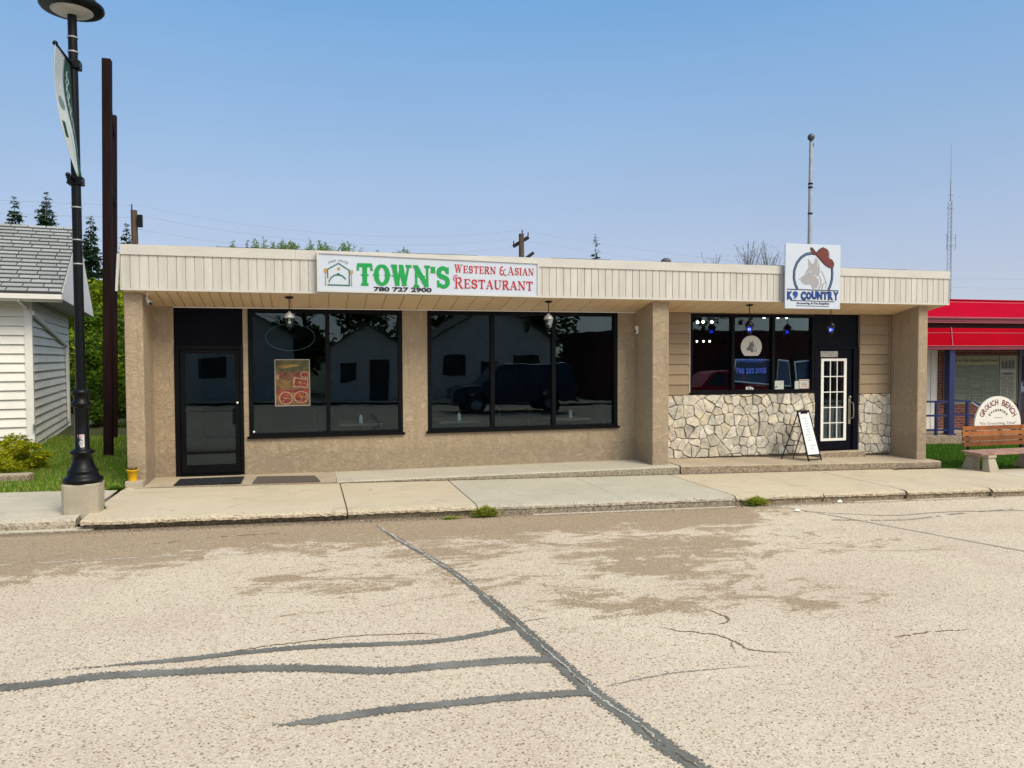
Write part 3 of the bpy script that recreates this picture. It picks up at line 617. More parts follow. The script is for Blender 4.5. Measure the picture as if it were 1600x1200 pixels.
# ---- lawns
def lawn(name, x0, x1, y0, y1, dz):
    return slope_sheet(name, x0, x1, y0, y1, dz, SOIL, 4, 2)
lawn('lawn_ground', -40, -2.67, 12.36, 60, -0.035)
lawn('lawn_ground', 12.02, 40, 12.0, 16.35, -0.05)
def blades(name, n, x0, x1, y0, y1, dz, h, seed, cols, dens=None):
    r = random.Random(seed); mb = MB(); k = 0
    vs, fs, cs = [], [], []
    while k < n:
        x = r.uniform(x0, x1); y = r.uniform(y0, y1)
        if dens and r.random() > dens(x, y): continue
        k += 1; t = r.uniform(0, 6.28); hh = h*r.uniform(0.4, 1.3); w_ = 0.006+hh*0.04; le = hh*r.uniform(0.1, 0.7); a = r.uniform(0, 6.28)
        z = gz(x)+dz; b = len(vs)
        vs += [(x-w_*math.cos(t), y-w_*math.sin(t), z), (x+w_*math.cos(t), y+w_*math.sin(t), z), (x+le*math.cos(a), y+le*math.sin(a), z+hh)]
        fs.append((b, b+1, b+2)); c = cols[min(len(cols)-1, int(r.random()**1.2*len(cols)))]; v = r.uniform(0.7, 1.25); cs.append(tuple(q*v for q in c))
    mb.v = vs; mb.f = fs; mb.mi = [0]*len(fs); mb.mats = [LEAF]; mb.col = cs; mb.sm = [False]*len(fs)
    return tag(mb.build(name, LEAF), kind='stuff')
GC = [(0.15, 0.30, 0.035), (0.22, 0.38, 0.05), (0.11, 0.22, 0.03), (0.32, 0.38, 0.07), (0.40, 0.36, 0.14)]
def d1(x, y):
    if x < -5.5-(y-17.6)*.16 and y > 17.6: return 0
    return 1.0 if y < 16 else 0.5
gA = blades('grass', 52000, -6.5, -2.68, 12.38, 20.5, -0.035, 0.075, 5, GC, d1)
tag(gA, 'short green lawn grass between the white house and the tan building', 'grass')
gB = blades('grass', 30000, 12.1, 18.5, 12.1, 16.3, -0.05, 0.055, 6, [(0.07, 0.18, 0.02), (0.10, 0.23, 0.03), (0.055, 0.14, 0.02)])
tag(gB, 'short bright green lawn grass around the wooden bench', 'grass')

# ================================================================== COMMERCIAL BUILDING
W = 13.46
bld = thing('commercial_building', (4.8, 13.46, 0), 'long low tan stucco commercial building with two shopfronts under a ribbed beige canopy', 'building')
WT = 3.0
def wall_part(name, boxes, m):
    mb = MB()
    for b in boxes: mb.box(*b)
    return mb.build(name, m, bld)
# stucco front of the restaurant: panels butt edge to edge
wall_part('front_wall', [(-2.37, -2.06, W, W+.22, -.3, WT), (-1.0, -.92, W, W+.22, -.3, WT), (-.92, 1.63, W, W+.22, -.3, .615), (-.92, 1.63, W, W+.22, 2.775, WT),
   (1.63, 2.07, W, W+.22, -.3, WT), (2.07, 5.66, W, W+.22, -.3, .62), (2.07, 5.66, W, W+.22, 2.775, WT), (5.66, 6.02, W, W+.22, -.3, WT), (-2.06, -1.0, W, W+.22, 2.80, WT)], STUC)
wall_part('back_wall', [(-2.6, 12.2, 25.0, 25.2, -.4, 3.5)], STUC)
wall_part('side_wall', [(-2.63, -2.37, W+.22, 25.0, -.4, 3.5)], STUC)
wall_part('side_wall', [(12.0, 12.2, W+.22, 25.0, -.5, 3.5)], STUC)
p = wall_part('pillar', [(-2.63, -2.37, 12.70, W+.22, -.10, WT)], STUC); bevel(p, 0.02)
p = wall_part('pillar', [(6.02, 6.345, 12.70, W+.22, -.25, WT)], STUC); bevel(p, 0.02)
p = wall_part('pillar', [(11.77, 12.0, 12.70, W+.22, -.35, WT)], STUC); bevel(p, 0.02)
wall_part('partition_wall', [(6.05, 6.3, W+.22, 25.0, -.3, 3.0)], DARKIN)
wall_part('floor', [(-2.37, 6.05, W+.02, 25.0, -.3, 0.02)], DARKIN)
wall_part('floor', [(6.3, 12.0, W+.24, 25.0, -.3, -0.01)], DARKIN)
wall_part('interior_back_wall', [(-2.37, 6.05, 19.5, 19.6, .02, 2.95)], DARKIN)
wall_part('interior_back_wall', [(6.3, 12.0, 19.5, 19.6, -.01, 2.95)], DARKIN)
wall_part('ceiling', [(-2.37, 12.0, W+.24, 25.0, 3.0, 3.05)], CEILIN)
# K9 side wall behind the stone and siding
wall_part('shop_wall', [(6.345, 7.16, W, W+.22, -.4, WT), (7.16, 9.94, W, W+.22, -.4, 1.225), (7.16, 9.94, W, W+.22, 2.775, WT), (10.985, 11.77, W, W+.22, -.4, WT), (9.94, 10.985, W, W+.22, 2.80, WT)], MORTAR)
# roof deck and felt
wall_part('roof', [(-2.6, 12.2, 12.75, 25.2, 3.42, 3.54)], TAR)

# ribbed metal fascia
FY = 12.55; FX0, FX1 = -2.63, 12.35
def zt(x): return 3.645-0.0022*(x-FX0)
def zb(x): return 2.978-0.0012*(x-FX0)
mb = MB(); pitch = 0.128; x = FX0; k = 0
r = random.Random(11)
while x < FX1-0.01:
    x2 = min(FX1, x+pitch); j = r.uniform(-0.0015, .0015)
    a, b = x+0.006, x2-0.006
    for (u0, u1, yy) in ((x, a, FY+0.014), (a, b, FY+j), (b, x2, FY+0.014)):
        mb.hexa([(u0, yy, zb(u0)+.02), (u1, yy, zb(u1)+.02), (u1, FY+.03, zb(u1)+.02), (u0, FY+.03, zb(u0)+.02), (u0, yy, zt(u0)-.15), (u1, yy, zt(u1)-.15), (u1, FY+.03, zt(u1)-.15), (u0, FY+.03, zt(u0)-.15)], FASC)
    x = x2
mb.build('fascia', FASC, bld)
def lintel(name, ya, yb, fa, fb, m, x0=FX0, x1=FX1):
    mb = MB(); n = 6
    for i in range(n):
        u0, u1 = x0+(x1-x0)*i/n, x0+(x1-x0)*(i+1)/n
        if i: u0 += 0.002
        mb.hexa([(u0, ya, fa(u0)), (u1, ya, fa(u1)), (u1, yb, fa(u1)), (u0, yb, fa(u0)), (u0, ya, fb(u0)), (u1, ya, fb(u1)), (u1, yb, fb(u1)), (u0, yb, fb(u0))], m)
    return mb.build(name, m, bld)
lintel('fascia_cap', FY-.02, FY+.25, lambda x: zt(x)-.149, lambda x: zt(x), FASC_T)
lintel('fascia_trim', FY-.012, FY+.035, lambda x: zb(x)-.012, lambda x: zb(x)+.019, FASC_T)
# felt edge that lifts unevenly above the cap
mb = MB(); r = random.Random(4); x = FX0+.1
while x < FX1-.3:
    L = r.uniform(.4, 1.5); h1, h2 = r.uniform(.002, .014), r.uniform(.002, .014); x2 = min(FX1, x+L)
    mb.hexa([(x, FY+.03, zt(x)), (x2, FY+.03, zt(x2)), (x2, FY+.2, zt(x2)), (x, FY+.2, zt(x)), (x, FY+.02, zt(x)+h1), (x2, FY+.02, zt(x2)+h2), (x2, FY+.2, zt(x2)+h2), (x, FY+.2, zt(x)+h1)], TAR); x = x2+.004
mb.build('roof_edge', TAR, bld)
wall_part('fascia_backing', [(FX0+.02, FX1-.02, FY+.05, FY+.2, 3.02, 3.48)], TAR)
# end panels of the canopy
mb = MB(); mb.box(FX0-.012, FX0-.002, FY+.0, W+.3, zb(FX0)-.01, 3.62); mb.bar((FX0-.022, FY-.02, 3.50), (FX0-.06, FY+.0, 2.95), .035, .02); mb.build('canopy_end', FASC_T, bld)
mb = MB(); mb.box(FX1+.002, FX1+.012, FY+.0, W+.3, zb(FX1)-.01, 3.61); mb.build('canopy_end', FASC_T, bld)
# soffit: planks from the fascia down to the wall, sloping back
mb = MB(); x = FX0; pw = 0.15
while x < FX1-.01:
    if x > -.6: pw = .30
    x2 = min(FX1, x+pw)
    for (a, b, dz) in ((x, x+.013, .022), (x+.013, x2, 0)):
        z0, z1 = zb(a)-.004+dz, zb(b)-.004+dz; y0 = FY+.036
        mb.hexa([(a, y0, z0), (b, y0, z1), (b, W+.01, 2.792+dz), (a, W+.01, 2.792+dz), (a, y0, z0+.02), (b, y0, z1+.02), (b, W+.01, 2.83), (a, W+.01, 2.83)], SOFF)
    x = x2
mb.build('soffit', SOFF, bld)
mb = MB(); mb.box(-2.06, 6.02, W-.014, W-.002, 2.772, 2.79, WHITE); mb.build('soffit_trim', WHITE, bld)

# ---- windows
def window(name, x0, x1, z0, z1, mull, fw=.07, y=W, sill=True, parent=bld, mw=.07, paneinset=.05, sillh=.03, inner=0.0):
    mb = MB(); yf = y-.012
    mb.box(x0, x0+fw, yf, y+.08, z0, z1); mb.box(x1-fw, x1, yf, y+.08, z0, z1)
    mb.box(x0+fw, x1-fw, yf+.002, y+.08, z1-fw, z1); mb.box(x0+fw, x1-fw, yf+.002, y+.08, z0, z0+fw)
    for c in mull: mb.box(c-mw/2, c+mw/2, yf+.004, y+.07, z0+fw, z1-fw)
    fr = mb.build(name, BLACK, parent)
    if sill:
        mb = MB(); mb.box(x0-.03, x1+.03, y-.05, y-.0125, z0-.012, z0+sillh); s_ = mb.build('sill', BLACK, fr)
    ed = [x0+fw]+[v for c in mull for v in (c-mw/2, c+mw/2)]+[x1-fw]
    for i in range(0, len(ed), 2):
        mb = MB(); mb.box(ed[i], ed[i+1], y+paneinset, y+paneinset+.006, z0+fw, z1-fw); mb.build('pane', GLASS, fr)
    return fr
w1 = window('window', -.92, 1.63, .62, 2.772, [.362]); w1['label'] = 'two pane black framed restaurant window with a food poster'
w2 = window('window', 2.07, 5.66, .625, 2.772, [3.248, 4.405]); w2['label'] = 'three pane black framed restaurant window beside the middle pillar'
w3 = window('window', 7.16, 9.94, 1.228, 2.772, [8.10, 9.0], fw=.055, mw=.06, sillh=.02); w3['label'] = 'three pane black framed window above the stone wall'
# blinds edges: pale casing line left of the K9 window
mb = MB(); mb.box(7.135, 7.158, W-.03, W-.0, 1.21, 2.78); mb.build('window_casing', M_('casing', (.40, .36, .30), .6), bld)

# ---- restaurant door
mb = MB(); mb.box(-2.058, -1.002, W+.01, W+.06, 2.165, 2.80); mb.build('transom_panel', BLKP, bld)
mb = MB(); mb.box(-2.06, -1.985, W-.012, W+.1, .03, 2.16); mb.box(-1.055, -1.0, W-.012, W+.1, .03, 2.16); mb.box(-1.985, -1.055, W-.010, W+.1, 2.10, 2.16)
mb.box(-1.985, -1.055, W-.04, W+.1, .024, .05); dfr = mb.build('door_frame', BLACK, bld)
dr = MB(); y0, y1 = W+.012, W+.05
dr.box(-1.975, -1.90, y0, y1, .06, 2.09); dr.box(-1.14, -1.065, y0, y1, .06, 2.09); dr.box(-1.90, -1.14, y0+.002, y1, 2.02, 2.09); dr.box(-1.90, -1.14, y0+.002, y1, .06, .20)
dr.box(-1.90, -1.14, y0+.004, y1, .375, .42)
door = dr.build('door', BLACK, bld); door['label'] = 'black aluminium framed glass door of the restaurant'
mb = MB(); mb.box(-1.90, -1.14, W+.03, W+.036, .42, 2.02); mb.build('pane', GLASS, door)
mb = MB(); mb.box(-1.90, -1.14, W+.03, W+.036, .20, .375); mb.build('pane', GLASS, door)
mb = MB(); mb.bar((-1.165, W-.03, .86), (-1.165, W-.03, 1.13), .03, .02); mb.box(-1.175, -1.135, W-.03, W+.012, .86, .885); mb.box(-1.175, -1.135, W-.03, W+.012, 1.105, 1.13)
mb.bar((-1.87, W+.06, 1.08), (-1.17, W+.06, 1.08), .05, .03); mb.build('handle', BLACK, door)
mb = MB(); mb.cyl((-1.10, W+.012, 1.215), (-1.10, W-.006, 1.215), .018, .016, 16); mb.build('lock', WHITE, door)
mb = MB(); mb.cyl((-.845, W-.012, .725), (-.845, W-.02, .725), .018, .016, 16); mb.build('vent_cap', WHITE, w1)

# ---- K9 door
KB = M_('dark_blue_black_door', (0.003, 0.0035, 0.010), 0.5, 0.3, 3, spec=0.1)
mb = MB(); mb.box(9.942, 10.983, W+.01, W+.06, 2.13, 2.80); mb.build('transom_panel', KB, bld)
mb = MB(); mb.box(9.942, 10.02, W-.02, W+.09, .012, 2.13); mb.box(10.86, 10.983, W-.02, W+.09, .012, 2.13); mb.box(10.02, 10.86, W-.018, W+.09, 2.09, 2.13)
mb.build('door_frame', KB, bld)
LX0, LX1, LZ0, LZ1 = 10.115, 10.70, .215, 1.895
mb = MB(); y0, y1 = W+.015, W+.06
mb.box(10.025, LX0, y0, y1, .03, 2.085); mb.box(LX1, 10.855, y0, y1, .03, 2.085); mb.box(LX0, LX1, y0, y1, .03, LZ0); mb.box(LX0, LX1, y0, y1, LZ1, 2.085)
kd = mb.build('door', KB, bld); kd['label'] = 'black door with a white fifteen pane grille and pewter handle'
mb = MB(); t = .05
mb.box(LX0-.01, LX0+t, W-.004, W+.014, LZ0, LZ1); mb.box(LX1-t, LX1+.01, W-.004, W+.014, LZ0, LZ1); mb.box(LX0+t, LX1-t, W-.003, W+.014, LZ1-t, LZ1); mb.box(LX0+t, LX1-t, W-.003, W+.014, LZ0, LZ0+t)
gx0, gx1, gz0, gz1 = LX0+t, LX1-t, LZ0+t, LZ1-t
for i in (1, 2): c = gx0+(gx1-gx0)*i/3; mb.box(c-.009, c+.009, W, W+.013, gz0, gz1)
for i in (1, 2, 3, 4): c = gz0+(gz1-gz0)*i/5; mb.box(gx0, gx1, W+.002, W+.012, c-.009, c+.009)
gr = mb.build('grille', WHITE, kd)
mb = MB(); mb.box(LX0, LX1, W+.035, W+.041, LZ0, LZ1); mb.build('pane', GLASS, kd)
mb = MB(); mb.box(10.765, 10.82, W+.003, W+.015, .55, 1.10); mb.ball((10.792, W-.005, 1.105), .03); mb.tube([(10.80, W+.0, 1.0), (10.835, W-.06, .98), (10.84, W-.065, .80), (10.835, W-.06, .68), (10.80, W, .66)], .012, 8)
mb.build('handle', PEWTER, kd)
mb = MB(); mb.box(9.90, 11.0, 13.22, W+.012, -.14, .010); o = mb.build('threshold', CONC_P, bld); bevel(o, .012)

# ---- stone veneer: irregular flat stones with real joints
def clip(poly, p, nrm):
    out = []
    for i in range(len(poly)):
        a, b = poly[i], poly[(i+1) % len(poly)]
        da = (a[0]-p[0])*nrm[0]+(a[1]-p[1])*nrm[1]; db = (b[0]-p[0])*nrm[0]+(b[1]-p[1])*nrm[1]
        if da <= 0: out.append(a)
        if (da < 0 < db) or (db < 0 < da): t = da/(da-db); out.append((a[0]+(b[0]-a[0])*t, a[1]+(b[1]-a[1])*t))
    return out
def stones(name, x0, x1, z0, z1, y, seed, zfun=None):
    r = random.Random(seed); S_ = []
    cw, ch = .165, .205; nx = max(2, round((x1-x0)/cw)); nz = max(2, round((z1-z0)/ch)); cells = []
    for i in range(-1, nx+1):
        for j in range(-1, nz+1):
            if r.random() < 0.13: continue
            cells.append((x0+(i+.5+(.5 if j % 2 else 0)+r.uniform(-.36, .36))*(x1-x0)/nx, z0+(j+.5+r.uniform(-.40, .40))*(z1-z0)/nz))
    mb = MB()
    for c in cells:
        poly = [(x0, z0), (x1, z0), (x1, z1), (x0, z1)]
        asp = 1.0
        for d in cells:
            if d is c: continue
            dx, dz = d[0]-c[0], d[1]-c[1]
            if dx*dx+dz*dz > .6: continue
            poly = clip(poly, ((c[0]+d[0])/2, (c[1]+d[1])/2), (dx, dz))
            if len(poly) < 3: break
        if len(poly) < 3: continue
        # inset for the joint
        g_ = r.uniform(.004, .008); q = poly; n = len(poly); base = list(poly)
        for i in range(n):
            a, b = base[i], base[(i+1) % n]; dx, dz = b[0]-a[0], b[1]-a[1]; l = math.hypot(dx, dz)
            if l < 1e-5: continue
            nn = (dz/l, -dx/l); q = clip(q, (a[0]-nn[0]*g_, a[1]-nn[1]*g_), nn)
            if len(q) < 3: break
        if len(q) < 3: continue
        # break long edges and roughen them
        e = []
        for i in range(len(q)):
            a, b = q[i], q[(i+1) % len(q)]; l = math.hypot(b[0]-a[0], b[1]-a[1]); k = max(1, int(l/.045))
            for s_ in range(k):
                t = s_/k; e.append((a[0]+(b[0]-a[0])*t+r.uniform(-.006, .006), a[1]+(b[1]-a[1])*t+r.uniform(-.006, .006)))
        m_ = len(e)
        if m_ < 3: continue
        cx, cz = sum(p[0] for p in e)/m_, sum(p[1] for p in e)/m_; out = .030+r.uniform(0, .022)
        v = r.random(); tone = r.uniform(.85, 1.12)
        col = (.66, .61, .51) if v < .5 else ((.70, .66, .57) if v < .85 else ((.60, .55, .45) if v < .96 else (.46, .43, .39)))
        col = tuple(c_*tone for c_ in col)
        tl = (r.uniform(-.10, .10), r.uniform(-.10, .10)); vs = []
        vs += [(p[0], y, p[1]) for p in e]
        vs += [(p[0], y-out*.72-(p[0]-cx)*tl[0]-(p[1]-cz)*tl[1], p[1]) for p in e]
        for k_, s_ in ((.93, 1.0), (.6, 1.02)):
            vs += [(cx+(p[0]-cx)*k_, y-out*s_-(p[0]-cx)*tl[0]-(p[1]-cz)*tl[1]+r.uniform(-.0035, .0035), cz+(p[1]-cz)*k_) for p in e]
        vs.append((cx, y-out+r.uniform(-.004, .004), cz)); fs = []
        for L_ in range(3): fs += [(L_*m_+i, L_*m_+(i+1) % m_, (L_+1)*m_+(i+1) % m_, (L_+1)*m_+i) for i in range(m_)]
        fs += [(3*m_+i, 3*m_+(i+1) % m_, 4*m_) for i in range(m_)]
        mb.mesh(vs, fs, STONE, col)
    return mb.build(name, STONE, bld)
stones('stone_veneer', 6.35, 9.935, -.01, 1.205, W-.003, 21)
stones('stone_veneer', 10.99, 11.765, -.075, 1.165, W-.003, 22)
# ---- lap siding boards
def lap(name, x0, x1, z0, z1, n, y, seed):
    r = random.Random(seed); mb = MB(); h = (z1-z0)/n
    for i in range(n):
        a, b = z0+i*h, z0+(i+1)*h; v = r.uniform(.88, 1.06); c = (.30*v, .225*v, .145*v)
        mb.hexa([(x0, y-.034, a+.003), (x1, y-.034, a+.003), (x1, y, a+.003), (x0, y, a+.003), (x0, y-.012, b), (x1, y-.012, b), (x1, y, b), (x0, y, b)], BOARD, c)
    return mb.build(name, BOARD, bld)
lap('lap_siding', 6.35, 7.132, 1.21, 2.785, 8, W-.002, 1)
lap('lap_siding', 10.99, 11.70, 1.17, 2.785, 8, W-.002, 2)
mb = MB(); mb.box(11.702, 11.745, W-.045, W-.001, 1.17, 2.785, BOARD, (.27, .20, .13)); mb.box(10.986, 11.02, W-.05, W-.036, 1.17, 2.785, BOARD, (.27, .20, .13)); mb.build('corner_board', BOARD, bld)

# ---- steps in front of the shops
st = MB()
n = 40; r = random.Random(8); top = []
for i in range(n+1):
    x = .46+(6.44-.46)*i/n; top.append((x, 12.46+r.uniform(-.006, .006)))
vs = []; fs = []
for x, yy in top:
    z = -.012 if x < 3 else -.012
    vs += [(x, W-.002, 0.0), (x, yy+.03, z), (x, yy, z-.018), (x, yy+.01, -.3)]
for i in range(n):
    for k in range(3): a = i*4+k; fs.append((a, a+1, a+5, a+4))
fs += [(3, 2, 1, 0), tuple(n*4+k for k in range(4))]
st.mesh(vs, fs, CONC_G); s1 = st.build('concrete_step', loc=(3.4, 12.9, -.1)); tag(s1, 'low pale concrete step running below the restaurant windows', 'step')
st = MB(); vs = []; fs = []; n = 40
def pz(x): return 0.0-.0235*(x-6.4)
for i in range(n+1):
    x = 6.46+(12.12-6.46)*i/n; yy = 12.44+r.uniform(-.006, .006)
    vs += [(x, W-.002, pz(x)), (x, yy+.03, pz(x)-.004), (x, yy, pz(x)-.024), (x, yy+.012, pz(x)-.3)]
for i in range(n):
    for k in range(3): a = i*4+k; fs.append((a, a+1, a+5, a+4))
fs += [(3, 2, 1, 0), tuple(n*4+k for k in range(4))]
st.mesh(vs, fs, CONC_P); s2 = st.build('concrete_step', loc=(9.3, 12.9, -.2)); tag(s2, 'raised weathered concrete step below the stone wall and black door', 'step')
mb = MB(); mb.box(-2.63, -2.385, 12.52, 12.698, -.10, .115); blk = mb.build('concrete_block', CONC_B, loc=(-2.5, 12.6, 0)); bevel(blk, .01); tag(blk, 'small grey concrete block at the foot of the left pillar', 'block')

# ================================================================== SIGNS
GREEN = M_('sign_green', (0.0, 0.30, 0.055), 0.4, 0.03, 5)
DGREEN = M_('sign_dark_green', (0.0, 0.13, 0.085), 0.4, 0.03, 5)
RED = M_('sign_red', (0.45, 0.01, 0.02), 0.4, 0.03, 5)
INK = M_('sign_black', (0.012, 0.012, 0.016), 0.4, 0.03, 5)
GOLD = M_('sign_gold', (0.46, 0.29, 0.07), 0.4, 0.1, 15)
BLUE = M_('sign_blue', (0.01, 0.06, 0.30), 0.4, 0.03, 5)
NAVY = M_('sign_navy', (0.01, 0.02, 0.07), 0.4, 0.03, 5)
GREYD = M_('sign_grey', (0.34, 0.33, 0.34), 0.4, 0.05, 8)
MAROON = M_('sign_maroon', (0.15, 0.022, 0.014), 0.4, 0.1, 6)

sg = thing('shop_sign', (2.0, 12.45, 3.28), 'long white fascia sign with green TOWN\'S and red restaurant lettering', 'sign')
X0, X1 = .185, 3.81
def szt(x): return 3.612-.019*(x-X0)
def szb(x): return 2.984-.009*(x-X0)
mb = MB(); mb.hexa([(X0+.03, 12.44, szb(X0)+.03), (X1-.03, 12.44, szb(X1)+.03), (X1-.03, 12.528, szb(X1)+.03), (X0+.03, 12.528, szb(X0)+.03), (X0+.03, 12.44, szt(X0)-.03), (X1-.03, 12.44, szt(X1)-.03), (X1-.03, 12.528, szt(X1)-.03), (X0+.03, 12.528, szt(X0)-.03)])
mb.build('face', SIGNW, sg)
FRW = M_('sign_frame_white', (0.60, 0.58, 0.54), 0.45, 0.06, 4)
mb = MB()
def rim(za, zc):
    mb.hexa([(X0, 12.42, za(X0)), (X1, 12.42, za(X1)), (X1, 12.528, za(X1)), (X0, 12.528, za(X0)), (X0, 12.42, zc(X0)), (X1, 12.42, zc(X1)), (X1, 12.528, zc(X1)), (X0, 12.528, zc(X0))])
rim(lambda x: szt(x)-.03, szt); rim(szb, lambda x: szb(x)+.03)
for a, b in ((X0, X0+.03), (X1-.03, X1)):
    mb.hexa([(a, 12.421, szb(a)+.03), (b, 12.421, szb(b)+.03), (b, 12.528, szb(b)+.03), (a, 12.528, szb(a)+.03), (a, 12.421, szt(a)-.03), (b, 12.421, szt(b)-.03), (b, 12.528, szt(b)-.03), (a, 12.528, szt(a)-.03)])
mb.build('frame', FRW, sg)
SY = 12.438
mb = MB(); western(mb, "TOWN'S", .80, 2.29, 3.10, 3.44, SY, GREEN, wv=.235, wh=.12, ws=.13, spurs=True, slope=-.018); l1 = mb.build('lettering', GREEN, sg); l1['label'] = 'green slab serif TOWN\'S lettering'
mb = MB(); western(mb, 'WESTERN & ASIAN', 2.365, 3.72, 3.335, 3.455, SY, RED, wv=.16, wh=.06, ws=.07, big_first=1.18, slope=-.02)
western(mb, 'RESTAURANT', 2.365, 3.705, 3.085, 3.235, SY, RED, wv=.17, wh=.07, ws=.08, big_first=1.22, slope=-.02)
stroke(mb, [(2.37, 3.20), (2.345, 3.24), (2.37, 3.29), (2.42, 3.29)], lambda t: .012, SY, .004, RED)
stroke(mb, arc(3.235, 3.36, .045, .05, 90, 290, 8), lambda t: .012, SY, .004, RED)
l2 = mb.build('lettering', RED, sg); l2['label'] = 'red decorative WESTERN & ASIAN RESTAURANT lettering'
mb = MB(); put_text(mb, '780 727 2900', 1.525, 3.042, SY-.003, .1, INK, width=.93, height=.075, bold=.004); l3 = mb.build('phone_number', INK, sg)
# Food House emblem
mb = MB(); a, b, c, d = .352, .682, 3.092, 3.36
for P in ([(a, 3.20), (a, 3.34), ((a+b)/2, 3.435), (b, 3.33), (b, c)], [(a-.006, c+.004), (b+.008, c)], arc((a+b)/2-.01, c, .145, .165, 165, 35, 12), arc((a+b)/2-.005, c+.17, .018, .012, 0, 360, 8)):
    stroke(mb, P, .017, SY, .004, DGREEN)
mb.plate([(.50, 3.33), (.54, 3.33), (.54, 3.37), (.50, 3.37)], SY, .004, GOLD)
stroke(mb, [(.318, 3.27), (.318, 3.09)], lambda t: .010+.010*t, SY, .004, GOLD); mb.plate(arc(.318, 3.315, .026, .042, 0, 345, 12), SY, .005, GOLD)
stroke(mb, [(.716, 3.27), (.716, 3.08)], lambda t: .010+.010*t, SY, .004, GOLD); mb.plate(arc(.716, 3.295, .024, .03, 180, 360, 8), SY, .005, GOLD)
for dx in (-.02, 0, .02): stroke(mb, [(.716+dx, 3.29), (.716+dx, 3.335)], .008, SY, .0055, GOLD)
txt = 'FOOD HOUSE'
for i, ch in enumerate(txt):
    t = i/(len(txt)-1); ang = 118-56*t; cx = .517+.29*math.cos(rad(ang)); cz = 3.175+.305*math.sin(rad(ang))
    if ch != ' ': put_text(mb, ch, cx, cz, SY-.003, .045, GREYD, rot=rad(ang-90), width=.024, height=.034)
mb.build('emblem', DGREEN, sg)

# K9 sign
kg = thing('shop_sign', (9.13, 12.44, 3.42), 'tall square white sign with grey dog head, blue ring and brown hat', 'sign')
A0, A1, B0, B1 = 8.54, 9.722, 2.826, 4.02; KY = 12.42
mb = MB(); mb.box(A0, A1, KY, KY+.03, B0, B1); o = mb.build('face', SIGNW, kg); bevel(o, .004)
for bx_ in (A0+.2, A1-.25): mb = MB(); mb.box(bx_, bx_+.05, KY+.031, FY-.022, 3.0, 3.9); mb.build('bracket', GALV, kg)
def kx(px): return A0+(px-110)/(905-110)*(A1-A0)      # drawing grid of the sign's face
def kzz(py): return B1-(py-100)/(1045-100)*(B1-B0)
def KP(pts): return [(kx(p[0]), kzz(p[1])) for p in pts]
mb = MB()
stroke(mb, KP([(284, 762), (250, 690), (232, 600), (236, 490), (270, 385), (330, 300), (400, 250), (480, 232), (540, 240)]), .052, KY, .003, NAVY)
stroke(mb, KP([(780, 430), (785, 520), (780, 610), (760, 690), (732, 762)]), .052, KY, .003, NAVY)
SL = M_('sign_slate_blue', (0.10, 0.16, 0.27), .4, .03, 5)
stroke(mb, KP([(284, 762), (250, 690), (232, 600), (236, 490), (270, 385), (330, 300), (400, 250), (480, 232)]), .016, KY, .006, SL)
stroke(mb, KP([(785, 450), (787, 520), (782, 610), (760, 690), (732, 762)]), .016, KY, .006, SL)
stroke(mb, KP([(135, 764), (880, 772)]), .014, KY, .0065, NAVY)
stroke(mb, KP([(185, 925), (825, 935)]), .011, KY, .0065, NAVY); stroke(mb, KP([(270, 1000), (740, 1006)]), .007, KY, .0065, NAVY)
mb.build('ring', NAVY, kg)
def dog(mb, T, y, m, m2, d=.003):
    mb.plate(T([(305, 610), (330, 590), (395, 545), (398, 510), (440, 440), (436, 370), (428, 310), (470, 360), (505, 400), (522, 350), (540, 292), (575, 330), (600, 420), (605, 500), (590, 560), (575, 560), (560, 600), (520, 640), (490, 620), (470, 690), (400, 692), (345, 665), (330, 630)]), y, d, m)
    mb.plate(T([(470, 640), (585, 590), (590, 680), (560, 740), (500, 750), (478, 700)]), y, d+.0005, m)
    stroke(mb, T([(600, 560), (622, 620), (618, 690), (592, 750)]), lambda t: .028*(.5+t*.6), y, d+.001, m)
    stroke(mb, T([(690, 650), (650, 680), (635, 750)]), lambda t: .03*(.6+.4*t), y, d+.001, m)
    stroke(mb, T([(630, 480), (665, 570), (705, 670), (685, 745)]), lambda t: .010, y, d+.001, m)
    stroke(mb, T([(505, 545), (545, 560), (570, 610)]), lambda t: .020*math.sin(3.14*(.1+.8*t)), y, d+.002, m2)
    stroke(mb, T([(560, 340), (568, 400), (560, 440)]), lambda t: .016*math.sin(3.14*(.1+.8*t)), y, d+.002, m2)
    stroke(mb, T([(450, 510), (475, 508)]), lambda t: .016, y, d+.002, m2)
    stroke(mb, T([(308, 606), (335, 618)]), lambda t: .016, y, d+.002, m2)
    stroke(mb, T([(395, 545), (440, 500), (500, 480)]), lambda t: .006, y, d+.0025, m2)
mb = MB(); dog(mb, KP, KY, GREYD, SIGNW); mb.build('emblem', GREYD, kg)
mb = MB()
mb.plate(KP([(462, 150), (490, 155), (545, 222), (600, 165), (650, 140), (700, 160), (740, 205), (745, 260), (738, 295), (780, 315), (808, 360), (808, 410), (780, 445), (735, 435), (670, 395), (600, 320), (540, 255), (490, 232), (466, 195)]), KY, .008, MAROON)
stroke(mb, KP([(722, 200), (740, 240), (725, 280)]), .012, KY, .010, SIGNW)
stroke(mb, KP([(462, 150), (490, 155), (545, 222), (600, 165), (650, 140)]), .010, KY, .011, INK)
stroke(mb, KP([(545, 245), (610, 320), (680, 395), (740, 432)]), .008, KY, .011, INK)
mb.build('hat_emblem', MAROON, kg)
